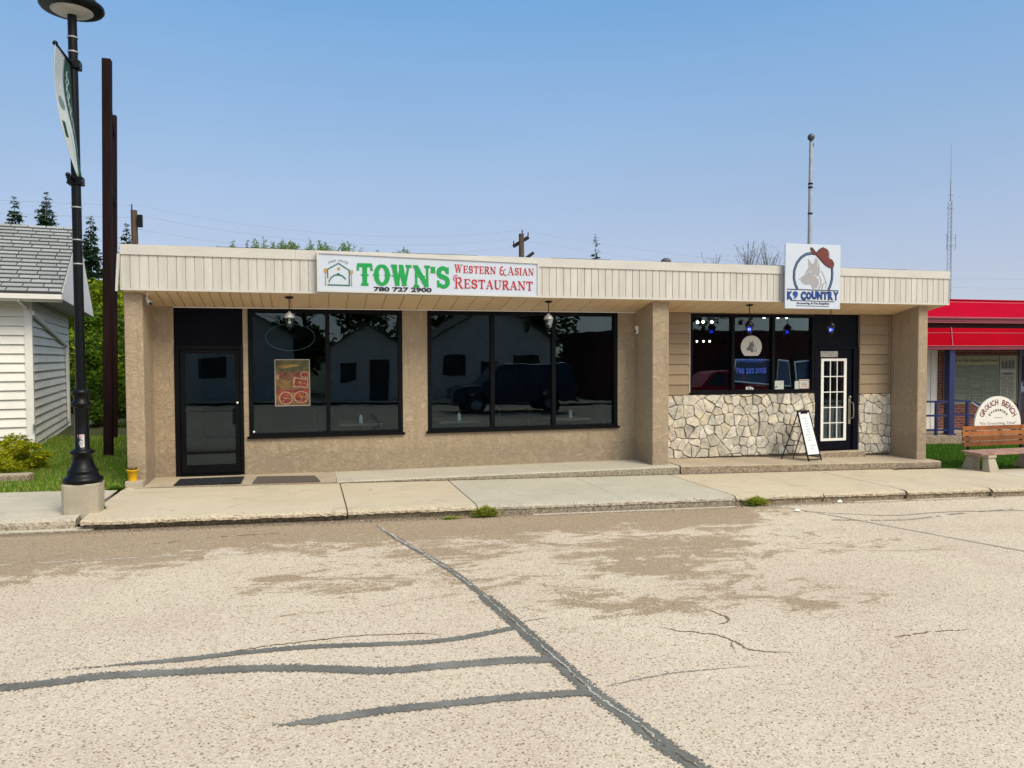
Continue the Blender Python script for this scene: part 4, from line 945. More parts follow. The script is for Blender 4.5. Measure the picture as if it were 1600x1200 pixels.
def spooky(mb, s_, x0, x1, zc, h, y, m, bold, grow, seed=3):
    r = random.Random(seed); n = len(s_); wsum = sum({'I': .5, ' ': .45}.get(c, 1) for c in s_); x = x0; u = (x1-x0)/wsum
    for c in s_:
        k = {'I': .5, ' ': .45}.get(c, 1)*u; dz = r.uniform(-.08, .02)*h; hh = h*r.uniform(.95, 1.12)
        if c != ' ': put_text(mb, c, x+k/2, zc+dz, y, .2, m, width=k*.84+grow, height=hh+grow, bold=bold)
        x += k
mb = MB(); spooky(mb, 'K9 COUNTRY', kx(135), kx(880), kzz(848), .135, KY-.004, NAVY, .014, .016); spooky(mb, 'K9 COUNTRY', kx(135), kx(880), kzz(846), .125, KY-.0075, BLUE, .009, -.008)
mb.build('lettering', BLUE, kg)
mb = MB(); put_text(mb, 'Grooming & Pet Supplies', kx(508), kzz(968), KY-.003, .05, INK, width=.70, height=.052, bold=.0006); mb.build('small_lettering', INK, kg)

# ================================================================== SMALL THINGS ON THE FRONT
def lantern(x, yy, zc, glassm, litm, label, group, bodyz):
    t = thing('hanging_lantern', (x, yy, zc), label, 'lantern', group)
    mb = MB(); mb.lathe((x, yy, zc), [(.07, 0), (.068, -.012), (.03, -.028)], 20); mb.build('canopy', STEELB, t)
    mb = MB(); mb.cyl((x, yy, zc-.028), (x, yy, bodyz+.02), .008, .008, 8); mb.build('rod', STEELB, t)
    z = bodyz
    mb = MB(); mb.lathe((x, yy, z), [(.012, .03), (.03, .01), (.062, -.02), (.083, -.055), (.088, -.075), (.080, -.080)], 20); mb.build('hood', GALV if 'clear' in label else STEELB, t)
    mb = MB()
    for k in range(6):
        a = 2*math.pi*k/6; c, s_ = math.cos(a), math.sin(a)
        mb.cyl((x+.080*c, yy+.080*s_, z-.08), (x+.045*c, yy+.045*s_, z-.22), .005, .005, 6)
    mb.lathe((x, yy, z), [(.05, -.22), (.048, -.232), (.02, -.245), (.018, -.262), (.008, -.275)], 12)
    mb.build('cage', STEELB, t)
    mb = MB(); mb.lathe((x, yy, z), [(.074, -.082), (.042, -.218)], 6, smooth=False); mb.build('glass_shade', glassm, t)
    mb = MB(); mb.cyl((x, yy, z-.085), (x, yy, z-.12), .014, .014, 8, WHITE); mb.ball((x, yy, z-.145), .028, litm, 10); mb.build('bulb', litm, t)
    return t
CLG = glass_mat('lantern_glass', (0.80, 0.82, 0.80), 1.6, 0.1)
BLG = glass_mat('blue_lantern_glass', (0.12, 0.14, 0.85), 1.6, 0.1)
FB = M_('frosted_bulb', (0.75, 0.75, 0.70), .3, .02)
BB = M_('blue_lit_bulb', (0.3, 0.35, 0.9), .3, .02, emit=(.25, .3, 1.0, 9.0))
sof = lambda yy, x: zb(x)-.004+(2.792-zb(x))*(yy-FY-.036)/(W+.01-FY-.036)
for x, lab, g_, gm, lm, bz in ((-.243, 'clear glass black lantern hanging in front of the poster window', 'clear lanterns under the canopy', CLG, FB, 2.665), (4.10, 'clear glass black lantern hanging in front of the three pane window', 'clear lanterns under the canopy', CLG, FB, 2.68),
                       (8.05, 'blue lit lantern hanging above the dog decal window', 'blue lanterns under the canopy', BLG, BB, 2.60), (9.83, 'blue lit lantern hanging above the black door', 'blue lanterns under the canopy', BLG, BB, 2.60)):
    lantern(x, 12.82, sof(12.82, x), gm, lm, lab, g_, bz)

t = thing('security_camera', (-2.30, 12.80, 2.79), 'small white security camera under the canopy by the left pillar', 'camera')
mb = MB(); mb.cyl((-2.32, 12.80, 2.935), (-2.32, 12.80, 2.86), .012, .012, 8); mb.cyl((-2.32, 12.80, 2.94), (-2.32, 12.80, 2.925), .035, .035, 12); mb.build('mount', WHITE, t)
mb = MB(); mb.cyl((-2.35, 12.86, 2.87), (-2.27, 12.74, 2.79), .03, .034, 12); mb.build('body', WHITE, t)
mb = MB(); mb.cyl((-2.27, 12.74, 2.79), (-2.262, 12.728, 2.782), .026, .026, 12); mb.build('lens', INK, t)
t = thing('doorbell_box', (5.995, 13.35, 2.46), 'small white box on the inner side of the middle pillar', 'wall box')
mb = MB(); mb.box(5.975, 6.018, 13.30, 13.38, 2.38, 2.53); o = mb.build('case', WHITE, t); bevel(o, .006); mb = MB(); mb.box(5.970, 5.9745, 13.315, 13.365, 2.40, 2.45); mb.build('panel', INK, t)
mb = MB(); mb.cyl((5.995, 13.36, 2.38), (5.995, 13.36, 1.5), .008, .008, 6); mb.build('cable', STUC, t)

# bucket of wilted flowers
YEL = M_('yellow_plastic', (0.80, 0.46, 0.0), .4, .06, 6)
t = thing('flower_bucket', (-2.535, 12.60, .115), 'small yellow bucket of dry flowers on the grey block', 'bucket')
mb = MB(); c = (-2.535, 12.60, .115); mb.lathe(c, [(.058, 0.001), (.077, .15), (.083, .15), (.085, .165), (.078, .168), (.072, .15), (.06, .12)], 24); mb.build('pail', YEL, t)
mb = MB(); mb.lathe((c[0], c[1], c[2]+.12), [(.066, 0), (.06, .02)], 14); mb.build('soil', DIRT, t)
mb = MB(); r = random.Random(2)
for i in range(60):
    a = r.uniform(0, 6.28); q = r.uniform(0, .07); h = r.uniform(.01, .06); x, yy = c[0]+q*math.cos(a), c[1]+q*math.sin(a)
    s_ = r.uniform(.006, .014); col = (.45, .14, .03) if r.random() < .5 else (.30, .25, .06)
    z = c[2]+.14+h; mb.mesh([(x-s_, yy, z), (x, yy-s_, z+s_), (x+s_, yy, z), (x, yy+s_, z-s_)], [(0, 1, 2, 3)], LEAF, col)
    mb.cyl((x, yy, c[2]+.135), (x, yy, z), .002, .002, 4, LEAF, False, (.2, .22, .05))
mb.build('flowers', LEAF, t)

# mats
RUB = M_('black_rubber', (0.018, 0.020, 0.026), .7, .3, 8)
t = thing('rubber_mat', (-1.47, 12.80, .03), 'black ribbed rubber mat at the restaurant door', 'mat')
mb = MB(); n = 3
for i in range(n):
    a = -1.96+i*.327; mb.box(a+.004, a+.323, 12.50, 13.12, .028, .036)
    for k in range(10): u = a+.012+k*.031; mb.box(u, u+.013, 12.51, 13.11, .0365, .044)
mb.build('tiles', RUB, t)
mb = MB(); mb.hexa([(-.82, 12.50, .0), (.20, 12.50, -.012), (.12, 13.08, -.01), (-.78, 13.12, .0), (-.82, 12.50, .024), (.20, 12.50, .003), (.12, 13.08, .008), (-.78, 13.12, .027)]); o = mb.build('doormat', M_('brown_doormat', (.115, .095, .07), .95, .3, 9, fine=.6, bumps=(120, .6, .006)), loc=(-.35, 12.8, .01)); tag(o, 'worn brown mat lying under the poster window', 'mat')

# poster in the restaurant window, oval sign outline
t = thing('poster', (-.22, 13.44, 1.53), 'colourful food poster with red pizzas hanging in the restaurant window', 'poster')
PX0, PX1, PZ0, PZ1 = -.50, .06, 1.145, 1.922; PY = W+.046
mb = MB(); mb.box(PX0, PX1, PY, PY+.003, PZ0, PZ1); mb.build('sheet', M_('poster_ground', (.20, .10, .035), .5, .4, 7), t)
mb = MB(); cr = M_('poster_edge', (.36, .33, .27), .5)
for q in ([(PX0, PZ0), (PX1, PZ0)], [(PX0, PZ1), (PX1, PZ1)]): stroke(mb, q, .012, PY, .002, cr)
for q in ([(PX0, PZ0), (PX0, PZ1)], [(PX1, PZ0), (PX1, PZ1)]): stroke(mb, q, .012, PY, .003, cr)
mb.build('border', cr, t)
PR = M_('pizza_red', (.34, .035, .02), .5, .5, 26); PC = M_('pizza_crust', (.42, .24, .14), .5, .3, 20); PYL = M_('poster_yellow', (.34, .20, .03), .5, .4, 12); POL = M_('poster_olive', (.09, .085, .02), .5, .4, 9)
mb = MB()
def disc(cx, cz, rx, rz, m, d, a0=0, a1=352): mb.plate(arc(cx, cz, rx, rz, a0, a1, 18), PY, d, m)
mb.plate([(PX0+.01, 1.73), (PX1-.01, 1.73), (PX1-.01, 1.91), (PX0+.01, 1.91)], PY, .001, POL)
mb.plate([(-.46, 1.80), (-.40, 1.84), (-.15, 1.84), (-.10, 1.82), (-.28, 1.79), (-.38, 1.77)], PY, .0018, PYL)
mb.plate([(PX0+.01, 1.40), (PX1-.01, 1.43), (PX1-.01, 1.38), (PX0+.01, 1.35)], PY, .001, PR)
disc(-.33, 1.275, .115, .115, PC, .0016); disc(-.33, 1.275, .092, .092, PR, .0022); disc(-.08, 1.29, .125, .105, PC, .0019); disc(-.08, 1.29, .102, .084, PR, .0025)
mb.plate([(-.22, 1.46), (.03, 1.44), (.04, 1.60), (-.20, 1.63)], PY, .0016, PC); mb.plate([(-.19, 1.48), (.01, 1.465), (.02, 1.575), (-.175, 1.60)], PY, .0022, PR)
disc(-.02, 1.67, .075, .055, PC, .0019); disc(-.02, 1.67, .058, .04, PR, .0025); disc(-.14, 1.665, .05, .04, PR, .0019); disc(-.46, 1.635, .03, .045, PC, .0018)
rr = random.Random(5)
for (cx, cz, R_) in ((-.33, 1.275, .08), (-.08, 1.29, .085), (-.09, 1.535, .07)):
    for i in range(12):
        a = rr.uniform(0, 6.28); q = rr.uniform(0, R_); disc(cx+q*math.cos(a), cz+q*math.sin(a)*.8, .012, .01, PC if rr.random() < .6 else PYL, .0030+i*.0001)
for z_ in (1.56, 1.53, 1.50, 1.47): stroke(mb, [(-.40, z_), (-.24, z_)], .012, PY, .002, PYL)
put_text(mb, 'HOT', -.35, 1.66, PY-.003, .1, PR, width=.17, height=.075, bold=.003); mb.build('print', PR, t)
t = thing('oval_sign', (-.245, 13.47, 2.30), 'unlit oval tube sign outline high in the poster window', 'sign')
mb = MB(); mb.tube([(p[0], PY+.05, p[1]) for p in arc(-.245, 2.30, .40, .225, 0, 360, 40)], .007, 6); mb.build('tube', M_('grey_tube', (.22, .24, .24), .3), t)
mb = MB(); mb.cyl((-.245, PY+.05, 2.525), (-.245, PY+.05, 2.70), .003, .003, 6); mb.build('cord', STEELB, t)

# K9 window decals and notices
t = thing('window_decal', (8.53, 13.5, 2.0), 'round white dog head decal with blue lettering on the window glass', 'decal')
DY = W+.046
dc = M_('decal_cream', (.55, .54, .46), .5, .03)
mb = MB(); P = arc(8.53, 2.135, .235, .225, -52, 232, 26); mb.plate(P, DY, .001, dc)
mb.build('disc', dc, t)
mb = MB(); k_ = .45
def DP(pts): return [(8.53+(kx(p[0])-kx(505))*k_*.92, 2.14+(kzz(p[1])-kzz(530))*k_*.92) for p in pts]
GD2 = M_('decal_grey', (.13, .13, .12), .5, .03)
mb.plate(DP([(305, 610), (330, 590), (395, 545), (398, 510), (440, 440), (436, 370), (428, 310), (470, 360), (505, 400), (522, 350), (540, 292), (575, 330), (600, 420), (605, 500), (590, 560), (560, 600), (590, 680), (560, 740), (500, 750), (470, 690), (400, 692), (345, 665), (330, 630)]), DY-.0012, .0012, GD2)
for P in ([(600, 560), (622, 620), (618, 690), (592, 750)], [(690, 650), (650, 680), (635, 750)], [(630, 480), (665, 570), (705, 670), (685, 745)]): stroke(mb, DP(P), .008, DY-.0012, .0012, GD2)
stroke(mb, DP([(505, 545), (545, 560), (570, 610)]), .008, DY-.0012, .0035, dc); stroke(mb, DP([(560, 340), (568, 400), (560, 440)]), .008, DY-.0012, .0035, dc)
mb.build('emblem', GD2, t)
DBL = M_('decal_blue', (.015, .06, .42), .5, .03)
mb = MB(); spooky(mb, 'K9 COUNTRY', 8.225, 8.845, 1.865, .07, DY-.002, DBL, .006, 0, 5); spooky(mb, '780 202 DOGS', 8.19, 8.875, 1.665, .105, DY-.002, DBL, .008, 0, 6); mb.build('lettering', DBL, t)
mb = MB(); put_text(mb, 'K9s', 8.50, 1.315, DY-.002, .07, WHITE, width=.17, height=.06, bold=.002); mb.build('small_lettering', WHITE, t)
NOTE = M_('paper_white', (.52, .56, .50), .7, .05, 9); NR = M_('paper_red', (.42, .11, .10), .7, .1, 9)
t = thing('window_notice', (9.15, 13.5, 1.36), 'square white notice with small black dog shapes low in the window', 'notice', 'notices in the dog shop window')
mb = MB(); mb.box(9.04, 9.27, DY, DY+.002, 1.284, 1.455); mb.build('sheet', NOTE, t); mb = MB()
for (cx, cz, w_) in ((9.10, 1.325, .06), (9.19, 1.385, .035), (9.235, 1.42, .03)): mb.plate([(cx-w_/2, cz), (cx-w_*.3, cz+w_*.25), (cx+w_*.25, cz+w_*.3), (cx+w_/2, cz+w_*.5), (cx+w_*.4, cz+w_*.1), (cx+w_*.3, cz-w_*.3), (cx+w_*.15, cz), (cx-w_*.3, cz), (cx-w_*.4, cz-w_*.3)], DY, .0015, INK)
mb.build('print', INK, t)
t = thing('window_notice', (9.55, 13.5, 1.36), 'narrow plain white paper notice beside the red edged one', 'notice', 'notices in the dog shop window')
mb = MB(); mb.box(9.525, 9.615, DY, DY+.002, 1.284, 1.445); mb.build('sheet', NOTE, t)
mb = MB(); [stroke(mb, [(9.535, z_), (9.60, z_)], .004, DY, .001, GREYD) for z_ in (1.42, 1.39, 1.36, 1.33)]; mb.build('print', GREYD, t)
t = thing('window_notice', (9.72, 13.5, 1.37), 'white notice with red edges in the window corner by the door', 'notice', 'notices in the dog shop window')
mb = MB(); mb.box(9.62, 9.868, DY, DY+.002, 1.284, 1.475); mb.build('sheet', NOTE, t)
mb = MB()
for q in ([(9.625, 1.29), (9.863, 1.29)], [(9.625, 1.455), (9.863, 1.455)]): stroke(mb, q, .012, DY, .001, NR)
for q in ([(9.63, 1.29), (9.63, 1.46)], [(9.86, 1.29), (9.86, 1.46)]): stroke(mb, q, .010, DY, .0014, NR)
for z_ in (1.40, 1.37, 1.34): stroke(mb, [(9.68, z_), (9.81, z_)], .01, DY, .001, NR)
mb.build('print', NR, t)
t = thing('door_notice', (10.29, 13.44, 1.965), 'silver grey paper notice above the white grille of the door', 'notice')
mb = MB(); mb.box(10.095, 10.50, W+.004, W+.013, 1.925, 2.045); mb.build('sheet', M_('aged_paper', (.42, .40, .37), .5, .25, 14), t)
mb = MB(); [stroke(mb, [(10.12+k*.06, 1.955), (10.15+k*.06, 2.01)], .008, W+.004, .001, GREYD) for k in range(6)]; mb.build('print', GREYD, t)

# blue pictures inside the shop
PB = M_('picture_blue', (.018, .06, .15), .5, .4, 2.2); PBW = M_('picture_border', (.72, .80, .82), .5, .05)
def picture(corners, y, label):
    cx = sum(c[0] for c in corners)/4; cz = sum(c[1] for c in corners)/4
    t = thing('wall_picture', (cx, y, cz), label, 'picture', 'blue pictures inside the dog shop window')
    mb = MB(); mb.plate(corners, y, .01); mb.build('border', PBW, t)
    q = [(cx+(c[0]-cx)*.93, cz+(c[1]-cz)*.91) for c in corners]; mb = MB(); mb.plate(q, y-.0105, .003)
    mb.build('print', PB, t)
picture([(8.14, 1.45), (9.03, 1.37), (9.06, 1.885), (8.22, 1.895)], W+.13, 'wide blue picture with pale border behind the lower lettering of the dog decal')
picture([(9.15, 1.35), (9.50, 1.33), (9.43, 1.86), (9.19, 1.89)], W+.13, 'narrow curling blue picture with pale border above the dog shapes notice')
picture([(9.62, 1.36), (10.25, 1.30), (10.25, 1.90), (9.56, 1.84)], W+.13, 'tilted blue picture with pale border at the window corner nearest the door')
WB = M_('warm_bulb', (.9, .85, .7), .3, .0, emit=(1.0, .84, .6, 6.0))
def track(name, pts, y, label):
    cx = sum(p[0] for p in pts)/3; t = thing(name, (cx, y, 2.97), label, 'ceiling light', 'ceiling lights inside the dog shop')
    zmax = max(p[1] for p in pts)+.10
    mb = MB(); mb.box(min(p[0] for p in pts)-.08, max(p[0] for p in pts)+.08, y-.02, y+.02, zmax, zmax+.03); mb.cyl((cx, y, zmax+.03), (cx, y, 3.0), .012, .012, 8); mb.build('rail', STEELB, t)
    for x, z in pts:
        mb = MB(); mb.ball((x, y, z), .030 if y < 15 else .022, WB, 12); b = mb.build('bulb', WB, t)
        mb = MB(); mb.cyl((x, y, z+.03), (x, y, zmax), .02, .014, 8); mb.build('socket', STEELB, b)
track('track_light', [(7.89, 2.66), (8.02, 2.67), (8.22, 2.67)], 14.5, 'three warm bulbs at the top left of the dog shop window')
track('track_light', [(9.46, 2.78), (9.80, 2.78), (10.01, 2.78)], 14.5, 'three warm bulbs at the top of the window beside the sign')
track('track_light', [(8.80, 2.30), (8.97, 2.30), (9.13, 2.30)], 16.2, 'three small warm bulbs deep inside behind the left pane')

# dining tables just inside the restaurant windows
TT = M_('table_top', (.30, .20, .12), .4, .2, 5); CH = M_('chair_vinyl', (.10, .03, .025), .5, .2, 5)
def dining_table(x, y, lab):
    t = thing('dining_table', (x, y, .02), lab, 'table', 'tables inside the restaurant')
    mb = MB(); mb.box(x-.38, x+.38, y-.38, y+.38, .73, .77); o = mb.build('tabletop', TT, t); bevel(o, .01)
    mb = MB(); mb.cyl((x, y, .02), (x, y, .73), .04, .04, 10); mb.lathe((x, y, .02), [(.25, 0), (.24, .03), (.05, .05)], 16); mb.build('pedestal', STEELB, t)
    c = thing('condiment_jar', (x, y-.25, .77), 'pale jar on the '+lab.replace('square wooden ', ''), 'jar', 'jars on the restaurant tables')
    mb = MB(); mb.lathe((x, y-.25, .77), [(.035, 0), (.035, .10), (.02, .13), (.022, .15)], 12); mb.build('glass', WHITE, c); mb = MB(); mb.cyl((x, y-.25, .92), (x, y-.25, .94), .024, .024, 10); mb.build('lid', RED, c)
    for sgn, where in ((-1, 'left'), (1, 'right')):
        q = thing('dining_chair', (x+sgn*.62, y, .02), 'dark red chair at '+where+' of '+lab.replace('square wooden ', ''), 'chair', 'chairs inside the restaurant'); cx = x+sgn*.62
        mb = MB(); mb.box(cx-.2, cx+.2, y-.2, y+.2, .43, .48); o = mb.build('seat', CH, q); bevel(o, .015)
        mb = MB(); mb.box(cx+sgn*.17, cx+sgn*.20, y-.19, y+.19, .62, .98); o = mb.build('backrest', CH, q); bevel(o, .012)
        for a, b in ((-1, -1), (-1, 1), (1, -1), (1, 1)): mb = MB(); mb.bar((cx+a*.18, y+b*.18, .02), (cx+a*.17, y+b*.17, .43 if a != sgn else .95), .025, .025); mb.build('leg', STEELB, q)
dining_table(.95, 14.35, 'square wooden table inside the right pane of the poster window')
dining_table(2.75, 14.35, 'square wooden table inside the leftmost pane of the three')
dining_table(4.95, 14.35, 'square wooden table inside the pane nearest the pillar')

# A-frame board
AB = thing('sandwich_board', (9.28, 12.92, -.07), 'black A-frame sandwich board with a white sheet before the black door', 'sandwich board')
f0, f1 = Vector((9.28, 12.70, pz(9.28))), Vector((9.66, 12.83, pz(9.66))); b0, b1 = Vector((8.94, 13.08, pz(8.94))), Vector((9.30, 13.22, pz(9.3)))
t0, t1 = Vector((9.16, 12.90, .885)), Vector((9.50, 13.02, .875)); ax = (f1-f0).normalized()
mb = MB()
for a, b in ((f0, t0), (f1, t1)): mb.bar(a, b, .022, .022)
mb.bar(t0, t1, .025, .03); mb.bar(f0.lerp(t0, .03), f1.lerp(t1, .03), .02, .02); mb.bar(f0.lerp(t0, .12), f1.lerp(t1, .12), .02, .02); mb.build('front_frame', STEELB, AB)
mb = MB()
u0, u1 = t0+Vector((.015, .02, -.06)), t1+Vector((-.015, .02, -.06))
for a, b in ((b0, u0), (b1, u1)): mb.bar(a, b, .02, .02)
mb.bar(b0.lerp(u0, .30), b1.lerp(u1, .30), .016, .016); mb.bar(b0.lerp(u0, .72), b1.lerp(u1, .72), .016, .016)
for a, b, c, d in ((f0, t0, b0, u0), (f1, t1, b1, u1)): mb.bar(a.lerp(b, .32), c.lerp(d, .32), .012, .006)
mb.build('back_frame', STEELB, AB)
fn = (f1-f0).cross(t0-f0).normalized()
if fn.y > 0: fn = -fn
q = [f0.lerp(t0, .125)+ax*.02, f1.lerp(t1, .125)-ax*.02, f1.lerp(t1, .965)-ax*.02, f0.lerp(t0, .965)+ax*.02]
mb = MB(); mb.hexa([p-fn*.004 for p in q]+[p+fn*.006 for p in q]); pn = mb.build('panel', M_('board_sheet', (.70, .72, .74), .4, .04, 3), AB)
mb = MB(); r = random.Random(9); BT = M_('faded_blue_ink', (.42, .52, .60), .5, .1, 30)
for i in range(13):
    v = .93-i*.065; u_ = .5-r.uniform(.12, .34); u2 = .5+r.uniform(.12, .34)
    if r.random() < .2: continue
    A_ = q[0].lerp(q[3], v); B_ = q[1].lerp(q[2], v); x = u_
    while x < u2:
        e = min(u2, x+r.uniform(.04, .12)); p0, p1 = A_.lerp(B_, x)+fn*.0068, A_.lerp(B_, e)+fn*.0068; up = (q[3]-q[0]).normalized()*.011
        mb.face([p0-up, p1-up, p1+up, p0+up]); x = e+.03
mb.build('writing', BT, AB)
mb = MB(); mb.hexa([p for p in (q[3]-ax*.0+fn*.008+Vector((.05, .01, -.02)), q[2]+fn*.008-ax*.05+Vector((0, 0, -.02)), q[2]+fn*.014-ax*.05+Vector((0, 0, -.02)), q[3]+fn*.014+Vector((.05, .01, -.02)), q[3]+fn*.008+Vector((.05, .01, .015)), q[2]+fn*.008-ax*.05+Vector((0, 0, .015)), q[2]+fn*.014-ax*.05+Vector((0, 0, .015)), q[3]+fn*.014+Vector((.05, .01, .015)))]); mb.build('clip', STEELB, AB)

# flag pole behind the sign, roof vent
t = thing('flagpole', (9.43, 12.95, 3.55), 'thin galvanised flagpole with a ball top standing on the roof', 'flagpole')
mb = MB(); mb.cyl((9.43, 12.95, 3.5), (9.445, 12.95, 6.06), .040, .032, 12); mb.build('pole', GALV, t)
mb = MB(); mb.lathe((9.446, 12.95, 6.06), [(.03, 0), (.03, .03)], 10); mb.ball((9.446, 12.95, 6.155), .068, None, 14); mb.build('ball_finial', M_('dull_bronze', (.10, .11, .11), .4, .2, 10, metal=.5), t)
mb = MB(); mb.box(9.455, 9.49, 12.93, 12.97, 5.98, 6.04); mb.build('pulley', STEELB, t)
for z in (5.25, 5.18, 4.68): mb = MB(); mb.lathe((9.44, 12.95, z), [(.047, 0), (.047, .03)], 10); mb.build('clamp', STEELB, t)
t = thing('roof_vent', (8.85, 17.9, 3.5), 'small dark roof vent with a wire arm on the flat roof', 'vent')
mb = MB(); mb.cyl((8.85, 17.9, 3.5), (8.85, 17.9, 4.36), .06, .06, 12); mb.build('pipe', GALV, t)
mb = MB(); mb.lathe((8.85, 17.9, 4.30), [(.11, 0), (.13, .05), (.12, .10), (.05, .14)], 14); mb.build('cowl', M_('vent_grey', (.10, .10, .10), .6), t)

# ================================================================== LAMP POST, BANNER, TALL POSTS
LX, LY = -2.745, 10.78; lz = gz(LX)-.03
def z_at(py): return 1.95+(558-py)*9.72/1202
t = thing('street_lamp', (LX, LY, lz), 'tall black ornamental street lamp on a concrete pedestal at the kerb', 'street lamp')
mb = MB(); R_ = .218; prof = [(R_+.01, -.05), (R_, .02), (R_, .35), (R_-.012, .365)]
vs = []; n = 32
def sq(r, a): c, s_ = math.cos(a), math.sin(a); k = (abs(c)**5+abs(s_)**5)**(-1/5); return r*c*k, r*s_*k
for (rr_, z) in prof:
    for i in range(n): x, yy = sq(rr_, 2*math.pi*(i+.5)/n); vs.append((LX+x, LY+yy, lz+z))
fs = [(j*n+i, j*n+(i+1) % n, (j+1)*n+(i+1) % n, (j+1)*n+i) for j in range(len(prof)-1) for i in range(n)]+[tuple(range((len(prof)-1)*n, len(prof)*n))]
mb.mesh(vs, fs, CONC_B, smooth=False); mb.build('pedestal', CONC_B, t)
zb0 = lz+.365
mb = MB(); mb.lathe((LX, LY, 0), [(.225, zb0), (.235, zb0+.03), (.225, zb0+.065), (.19, zb0+.085), (.175, zb0+.13), (.185, zb0+.15), (.16, zb0+.17), (.135, zb0+.22), (.115, zb0+.29), (.112, zb0+.345), (.145, zb0+.375), (.145, zb0+.395), (.105, zb0+.42)], 28)
mb.build('base', STEELB, t)
zs = z_at(612)
mb = MB(); mb.lathe((LX, LY, 0), [(.10, zb0+.42), (.085, zb0+.44), (.082, zs-.30), (.085, zs-.18)], 16); mb.lathe((LX, LY, 0), [(.085, zs-.18), (.115, zs-.15), (.118, zs-.12), (.088, zs-.09), (.085, zs-.02), (.105, zs+.0), (.105, zs+.03), (.062, zs+.06)], 24)
mb.build('lower_shaft', STEELB, t)
mb = MB(); mb.cyl((LX, LY, zs+.05), (LX+.0, LY, 6.30), .058, .052, 20); mb.build('shaft', STEELB, t)
for z in (z_at(325), z_at(375), z_at(412), z_at(88), z_at(66)):
    mb = MB(); mb.lathe((LX, LY, z), [(.061, 0), (.0625, .004), (.0625, .012), (.061, .016)], 20); mb.build('band', GALV, t)
mb = MB(); mb.lathe((LX, LY, 0), [(.05, 6.22), (.30, 6.275), (.345, 6.275), (.365, 6.30), (.36, 6.335), (.30, 6.38), (.20, 6.50), (.13, 6.62), (.06, 6.68)], 36); hd = mb.build('shade', STEELB, t)
mb = MB(); mb.lathe((LX, LY, 0), [(.06, 6.21), (.20, 6.235), (.24, 6.26), (.235, 6.27)], 32); mb.build('lens', LENS, hd)
for z, L_, nm in ((5.60, .64, 'banner_arm'), (4.17, .26, 'banner_arm')):
    mb = MB(); mb.cyl((LX-.01, LY-.05, z), (LX-.02, LY-L_, z+.02), .016, .016, 10); mb.ball((LX-.02, LY-L_, z+.02), .03); mb.build(nm, STEELB, t)
    mb = MB(); mb.box(LX-.085, LX+.085, LY-.07, LY+.07, z-.05, z+.05)
    for sx_ in (-.085, .085):
        for zz in (-.03, .03): mb.cyl((LX+sx_, LY-.05, z+zz), (LX+sx_*1.12, LY-.05, z+zz), .011, .011, 6)
    o = mb.build('bracket', STEELB, t); bevel(o, .012)
mb = MB(); vs = []
for a in (-26, 0, 26): x, yy = LX+.0858*math.sin(rad(a))+.008, LY-.0858*math.cos(rad(a)); vs += [(x, yy, .84), (x, yy, 1.0)]
mb.mesh(vs, [(0, 2, 3, 1), (2, 4, 5, 3)], M_('sticker_white', (.66, .63, .62), .5, .05, 20)); st_ = mb.build('sticker', WHITE, t)
mb = MB(); RD = M_('faint_red_print', (.45, .16, .15), .6)
for z_, w_, m_ in ((.985, .026, RD), (.965, .02, RD), (.945, .012, INK), (.93, .026, INK), (.905, .024, GREYD), (.89, .024, GREYD), (.87, .022, GREYD)):
    mb.box(LX+.006-w_, LX+.006+w_, LY-.0875, LY-.0865, z_-.004, z_+.004, m_)
mb.build('print', INK, st_)

# wind-blown banner
bn = thing('banner', (LX, LY-.3, 4.9), 'white and dark green street banner blown sideways on the black lamp post', 'banner')
def bpt(s_, v):     # s_: 0 at pole, 1 at the outer hem; v: 0 top, 1 bottom
    L_ = (.60-.05*v-.40*v**2.2)*s_+.035
    x = LX-.015+.07*math.sin(math.pi*v)*s_**1.2*-.6+.10*v*v*(1-.2*s_)-.05*math.sin(2.2*math.pi*v)*s_*(1-s_)*2
    return Vector((x, LY-.03-L_, 5.60-.02*s_*0-1.40*v+.03*math.sin(3*v)*s_))
FT = M_('banner_cloth', (.50, .56, .56), .8, .1, 3); FG = M_('banner_green', (.010, .065, .048), .8, .2, 4); FGR = M_('banner_grey_print', (.20, .26, .26), .8, .2, 12)
for m_, s0, s1, nm in ((FT, .36, 1.0, 'cloth'), (FG, 0.0, .36, 'green_strip')):
    mb = MB(); ns, nv = 8, 30; vs = []
    for j in range(nv+1):
        for i in range(ns+1): vs.append(bpt(s0+(s1-s0)*i/ns, j/nv))
    fs = [(j*(ns+1)+i, j*(ns+1)+i+1, (j+1)*(ns+1)+i+1, (j+1)*(ns+1)+i) for j in range(nv) for i in range(ns)]
    mb.mesh(vs, fs, m_, smooth=True); o = mb.build(nm, m_, bn); so_ = o.modifiers.new('t', 'SOLIDIFY'); so_.thickness = .002
mb = MB()
def bstrip(pts, wd, m_):      # print on the cloth, both faces just proud of it
    for side in (-1, 1):
        for (a, b) in zip(pts[:-1], pts[1:]):
            P = [bpt(a[0]-wd, a[1]), bpt(b[0]-wd, b[1]), bpt(b[0]+wd, b[1]), bpt(a[0]+wd, a[1])]
            mb.face([p+Vector((.0035*side, 0, 0)) for p in P], m_)
bstrip([(.18+.05*math.sin(k*1.3), .10+k*.024) for k in range(30)], .018, FT)
bstrip([(.24+.03*math.cos(k*1.9), .14+k*.020) for k in range(26)], .012, FT)
for (cx, cv, rx, rv) in ((.70, .44, .16, .055),):
    for side in (-1, 1):
        P = [bpt(cx+rx*math.cos(q), cv+rv*math.sin(q))+Vector((.0035*side, 0, 0)) for q in [k*math.pi/8 for k in range(16)]]; mb.face(P, FGR)
bstrip([(.85, .60), (.85, .72)], .07, FG)
bstrip([(.55, .66+k*.02) for k in range(12)], .03, FT)
